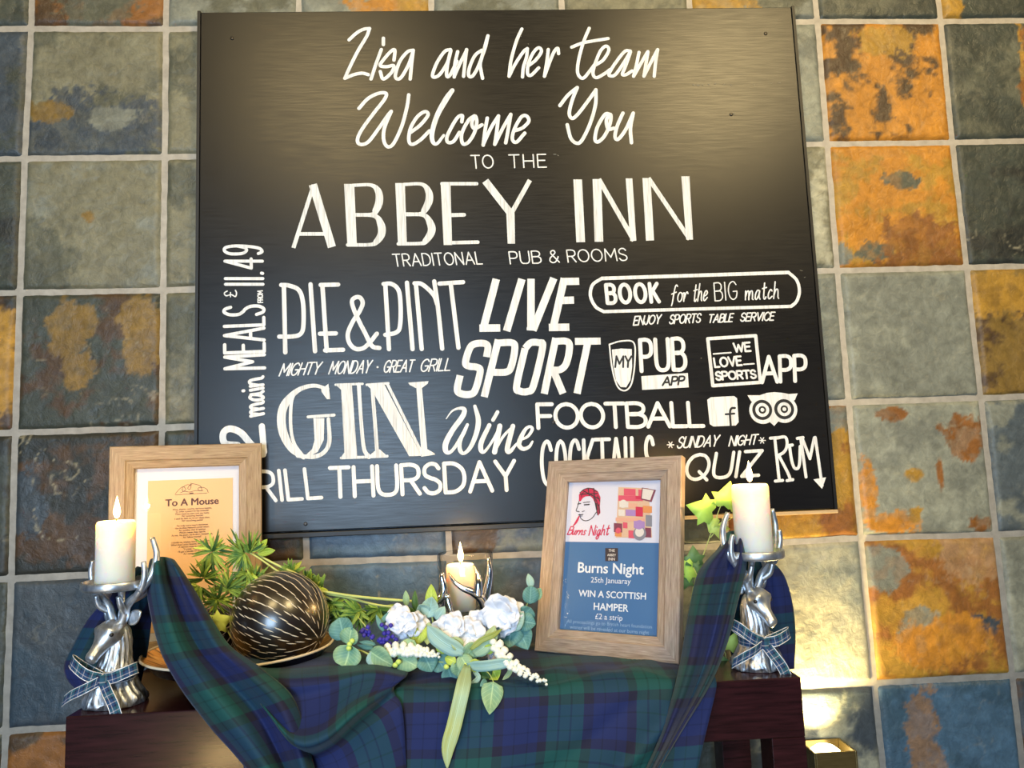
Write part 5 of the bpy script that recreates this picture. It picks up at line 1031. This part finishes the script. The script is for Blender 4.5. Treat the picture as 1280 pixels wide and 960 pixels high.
# eucalyptus sprigs
p = Plant('eucalyptus_sprig', 'round leaved eucalyptus sprig at the left end of the flowers', 'greenery', 'eucalyptus sprigs')
p.stem([(480, 828, .33), (455, 815, .34), (436, 808, .345), (430, 790, .34)], .0018)
for b, t_, w, m_, sh_ in (((432, 800, .352), (424, 772, .345), 30, 'teal_leaf', 'round'), ((436, 806, .356), (440, 784, .358), 24, 'eucalyptus', 'round'), ((437, 806, .36), (430, 834, .365), 34, 'eucalyptus', 'round'), ((462, 814, .35), (492, 832, .36), 30, 'eucalyptus', 'oval'), ((466, 812, .35), (476, 834, .36), 24, 'pale_leaf', 'oval')): p.leaf(b, t_, w, m_, sh_, cup=.12)
for c in ((437, 806), (440, 802), (436, 811)):
    mb = MB(); q = at(c[0], c[1], .366); mb.lathe([(0, -.004), (.0035, -.002), (.0045, .001), (.003, .004), (0, .005)], 12, q); p.part('bud', mb, M['lime_leaf'], 'small yellow green bud')
p.build()
p = Plant('eucalyptus_sprig', 'eucalyptus sprig fanned along the front of the flowers', 'greenery', 'eucalyptus sprigs')
p.stem([(470, 815, .34), (510, 822, .345), (560, 828, .345), (600, 825, .34)], .0018)
for b, t_, w, m_, sh_ in (((498, 820, .352), (522, 834, .36), 28, 'eucalyptus', 'oval'), ((503, 822, .35), (518, 800, .35), 22, 'eucalyptus', 'round'), ((530, 818, .35), (540, 840, .358), 26, 'teal_leaf', 'oval'), ((545, 820, .35), (556, 838, .35), 24, 'teal_leaf', 'round'), ((552, 815, .345), (570, 800, .345), 24, 'teal_leaf', 'oval'), ((578, 826, .36), (572, 846, .365), 26, 'eucalyptus', 'round'), ((560, 834, .352), (566, 852, .352), 22, 'teal_leaf', 'round'), ((582, 820, .36), (596, 804, .36), 22, 'eucalyptus', 'round'), ((575, 818, .362), (588, 842, .37), 20, 'eucalyptus', 'round')): p.leaf(b, t_, w, m_, sh_)
for c in ((498, 828), (494, 832), (558, 834), (582, 832)):
    mb = MB(); q = at(c[0], c[1], .366); mb.lathe([(0, -.004), (.004, -.002), (.005, .001), (.003, .004), (0, .005)], 12, q); p.part('bud', mb, M['lime_leaf'], 'small yellow green bud')
p.build()
p = Plant('eucalyptus_sprig', 'teal eucalyptus sprig rising before the poster frame edge', 'greenery', 'eucalyptus sprigs')
p.stem([(625, 800, .31), (645, 780, .31), (658, 758, .31), (664, 735, .31)], .0014)
for b, t_, w, m_, sh_ in (((662, 755, .32), (664, 732, .32), 20, 'teal_leaf', 'round'), ((664, 735, .315), (660, 717, .31), 10, 'pale_leaf', 'oval'), ((655, 768, .32), (664, 760, .325), 22, 'teal_leaf', 'round'), ((650, 776, .32), (670, 780, .325), 22, 'teal_leaf', 'oval'), ((640, 785, .325), (636, 810, .33), 30, 'teal_leaf', 'heart'), ((648, 788, .325), (660, 812, .33), 28, 'teal_leaf', 'heart'), ((634, 786, .33), (655, 766, .33), 22, 'pale_leaf', 'oval'), ((625, 790, .33), (638, 768, .335), 18, 'pale_leaf', 'oval'), ((668, 750, .318), (676, 735, .318), 12, 'eucalyptus', 'oval')): p.leaf(b, t_, w, m_, sh_)
p.build()
p = Plant('leafy_sprig', 'pale blue green leaves standing left of the glass cylinder', 'greenery')
p.stem([(545, 800, .30), (540, 770, .30), (536, 745, .30)], .0016)
for b, t_, w, m_, sh_ in (((540, 765, .30), (539, 730, .295), 15, 'lime_leaf', 'oval'), ((535, 772, .305), (540, 746, .31), 22, 'pale_leaf', 'oval'), ((533, 768, .30), (524, 756, .31), 18, 'pale_leaf', 'oval'), ((545, 775, .31), (556, 758, .31), 14, 'pale_leaf', 'oval'), ((520, 765, .28), (519, 738, .275), 8, 'dark_leaf', 'oval'), ((508, 758, .28), (507, 738, .275), 8, 'eucalyptus', 'oval'), ((528, 780, .315), (522, 806, .33), 18, 'lime_leaf', 'oval'), ((536, 778, .315), (534, 806, .33), 16, 'blade', 'oval'), ((520, 770, .29), (498, 762, .29), 14, 'dark_leaf', 'oval')): p.leaf(b, t_, w, m_, sh_)
p.build()
p = Plant('leafy_sprig', 'pale green blade leaves radiating at the front, one hanging down the cloth', 'greenery')
p.stem([(600, 790, .33), (592, 812, .345), (584, 832, .365)], .0022)
def blade(pts, w, m_, lab=None):
    C3 = [at(*q) for q in pts]; pp = [Vector(q) for q in cr([list(c) for c in C3], 6)]; mb = MB(); P = []; N = len(pp)
    for i, q in enumerate(pp):
        s = i / (N - 1); t_ = (pp[min(i + 1, N - 1)] - pp[max(i - 1, 0)]).normalized(); sd = t_.cross(-CF).normalized(); f = sd.cross(t_)
        ww = w / 2 * (q - Vector(CAM)).length / F * min(1, .45 + s * 3) * (1 - max(0, (s - .62) / .38) ** 1.7 * .97); P.append([q + sd * ww * u + f * (.25 * ww * abs(u)) for u in (-1, -.5, 0, .5, 1)])
    mb.grid(P, 0, [[(u, .06) for u in (-1, -.5, 0, .5, 1)] for _ in P]); p.part('leaf_blade', mb, M[m_], lab)
blade([(584, 832, .372), (578, 862, .435), (568, 905, .446), (560, 935, .448), (559, 962, .448)], 17, 'blade', 'long pale blade hanging down')
blade([(584, 832, .37), (605, 832, .385), (628, 829, .39), (648, 828, .385)], 13, 'pale_leaf'); blade([(580, 815, .365), (560, 806, .365), (545, 795, .36), (534, 782, .35)], 20, 'pale_leaf'); blade([(592, 818, .36), (606, 808, .365), (614, 795, .36), (618, 782, .35)], 16, 'blade')
blade([(588, 812, .365), (602, 800, .37), (616, 794, .37), (628, 786, .36)], 7, 'stem'); blade([(640, 832, .37), (636, 842, .378), (628, 850, .385)], 6, 'blade'); blade([(590, 836, .37), (598, 846, .385), (592, 853, .39), (586, 854, .39)], 6, 'pale_leaf')
for b, t_, w, m_, sh_ in (((617, 852, .41), (612, 893, .445), 26, 'eucalyptus', 'heart'), ((612, 832, .37), (622, 850, .385), 20, 'lime_leaf', 'oval'), ((605, 836, .37), (612, 848, .38), 18, 'dark_leaf', 'oval'), ((608, 850, .40), (600, 858, .41), 8, 'teal_leaf', 'oval')): p.leaf(b, t_, w, m_, sh_, tilt=.15)
for b, t_, w, m_, sh_ in (((520, 800, .33), (512, 778, .335), 14, 'lime_leaf', 'oval'), ((560, 815, .352), (545, 800, .35), 16, 'lime_leaf', 'oval'), ((576, 812, .362), (566, 796, .362), 15, 'blade', 'oval'), ((606, 815, .362), (618, 806, .365), 12, 'lime_leaf', 'oval'), ((588, 826, .372), (600, 838, .38), 14, 'lime_leaf', 'round'), ((570, 828, .368), (556, 822, .36), 12, 'lime_leaf', 'oval')): p.leaf(b, t_, w, m_, sh_)
p.stem([(604, 836, .37), (612, 843, .395), (617, 853, .412)], .001); p.build()
# white flowers
def blossom(pl, c, n, r, d, pr):
    rnd = pl.seed; mb = MB()
    for i in range(n):
        a = rnd.uniform(0, 2 * math.pi); rr = r * math.sqrt(rnd.random()); cx, cy = c[0] + rr * math.cos(a), c[1] + rr * math.sin(a) * .8; dd = d + .022 * (1 - (rr / r) ** 2) + rnd.uniform(-.004, .004)
        ln = pr * rnd.uniform(.9, 1.35)
        o_ = at(cx, cy, dd); nm = (-CF + Vector((math.cos(a) * .7 * rr / r + rnd.uniform(-.3, .3), 0, math.sin(a) * -.5 * rr / r + .2 + rnd.uniform(-.3, .3)))).normalized(); e1 = nm.orthogonal().normalized(); e2 = nm.cross(e1); rad = ln * 1.3 / F; ph = rnd.uniform(0, 6); P = []
        for ir in range(6):
            ro = ir / 5; row = []
            for it in range(40):
                th = 2 * math.pi * it / 40; q = rad * ro * (.74 + .26 * abs(math.cos(2 * th + ph)) ** .6) * (1 + .05 * math.sin(9 * th + ph))
                row.append(o_ + e1 * q * math.cos(th) + e2 * q * math.sin(th) + nm * rad * (.30 * ro ** 2 - .10 * ro + .12 * ro ** 2 * math.sin(7 * th + ph) + .10 * ro ** 2 * math.sin(3 * th + 2 * ph)))
            P.append(row)
        mb.grid(P, closed=True)
    pl.part('petals', mb, M['petal'])
for c, n, r, pr, lab in (((507, 778), 10, 15, 13, 'white artificial flower head left of the glass, beside purple buds'), ((575, 790), 10, 25, 15, 'white artificial flower head in front of the glass cylinder'), ((627, 765), 8, 15, 20, 'white artificial flower head right of the glass cylinder')):
    p = Plant('white_flower', lab, 'flower', 'white artificial flowers'); p.stem([(c[0] + 6, c[1] + 34, .315), (c[0] + 3, c[1] + 16, .312), (c[0], c[1], .31)], .0018)
    blossom(p, c, n, r, .315 if c[0] != 575 else .325, pr); p.build()
def spike(lab, pts, r):
    p = Plant('flower_spike', lab, 'flower', 'cream flower spikes'); pp = [Vector(q) for q in p.stem(pts, .0012, m='spike')]; mb = MB(); rnd = p.seed; N = 46
    for i in range(N):
        s = i / N; q = pp[min(len(pp) - 1, int(s * len(pp)))]; a = i * 2.4; rr = r * (1 - .65 * s ** 2); o = q + Vector((math.cos(a) * rr * .8, math.sin(a) * rr * .5, math.sin(a) * rr * .8)); k = rr * .75
        mb.lathe([(0, -k), (k * .8, -k * .5), (k, 0), (k * .7, k * .6), (0, k)], 8, o)
    p.part('florets', mb, M['spike']); p.build()
spike('cream flower spike lying horizontally below the purple buds', [(488, 812, .352), (510, 812, .36), (530, 815, .36), (548, 819, .358)], .0085)
spike('cream flower spike pointing down right across the cloth', [(620, 806, .37), (634, 824, .385), (655, 840, .405), (682, 853, .412)], .0085)
p = Plant('purple_flower_sprig', 'sprig of small deep purple buds left of the white flowers', 'flower'); rnd = p.seed
p.stem([(480, 812, .33), (484, 795, .325), (490, 778, .32), (488, 760, .315)], .0012); p.stem([(466, 805, .33), (458, 785, .325), (448, 772, .32)], .0012)
for i in range(34):
    c = (485 + rnd.gauss(0, 6), 796 + rnd.gauss(0, 8)) if i < 25 else (458 + rnd.gauss(0, 4), 788 + rnd.gauss(0, 6)); mb = MB() if i == 0 else mb; k = .0042
    mb.lathe([(0, -k), (k, -.3 * k), (.8 * k, .5 * k), (0, k)], 8, at(c[0], c[1], .335 + rnd.uniform(-.006, .008)))
p.part('buds', mb, M['purple'])
for b, t_ in (((470, 806, .33), (448, 802, .335)), ((468, 810, .335), (446, 806, .34)), ((480, 790, .325), (470, 768, .32)), ((475, 780, .32), (488, 764, .315))): p.leaf(b, t_, 6, 'teal_leaf')
p.build()
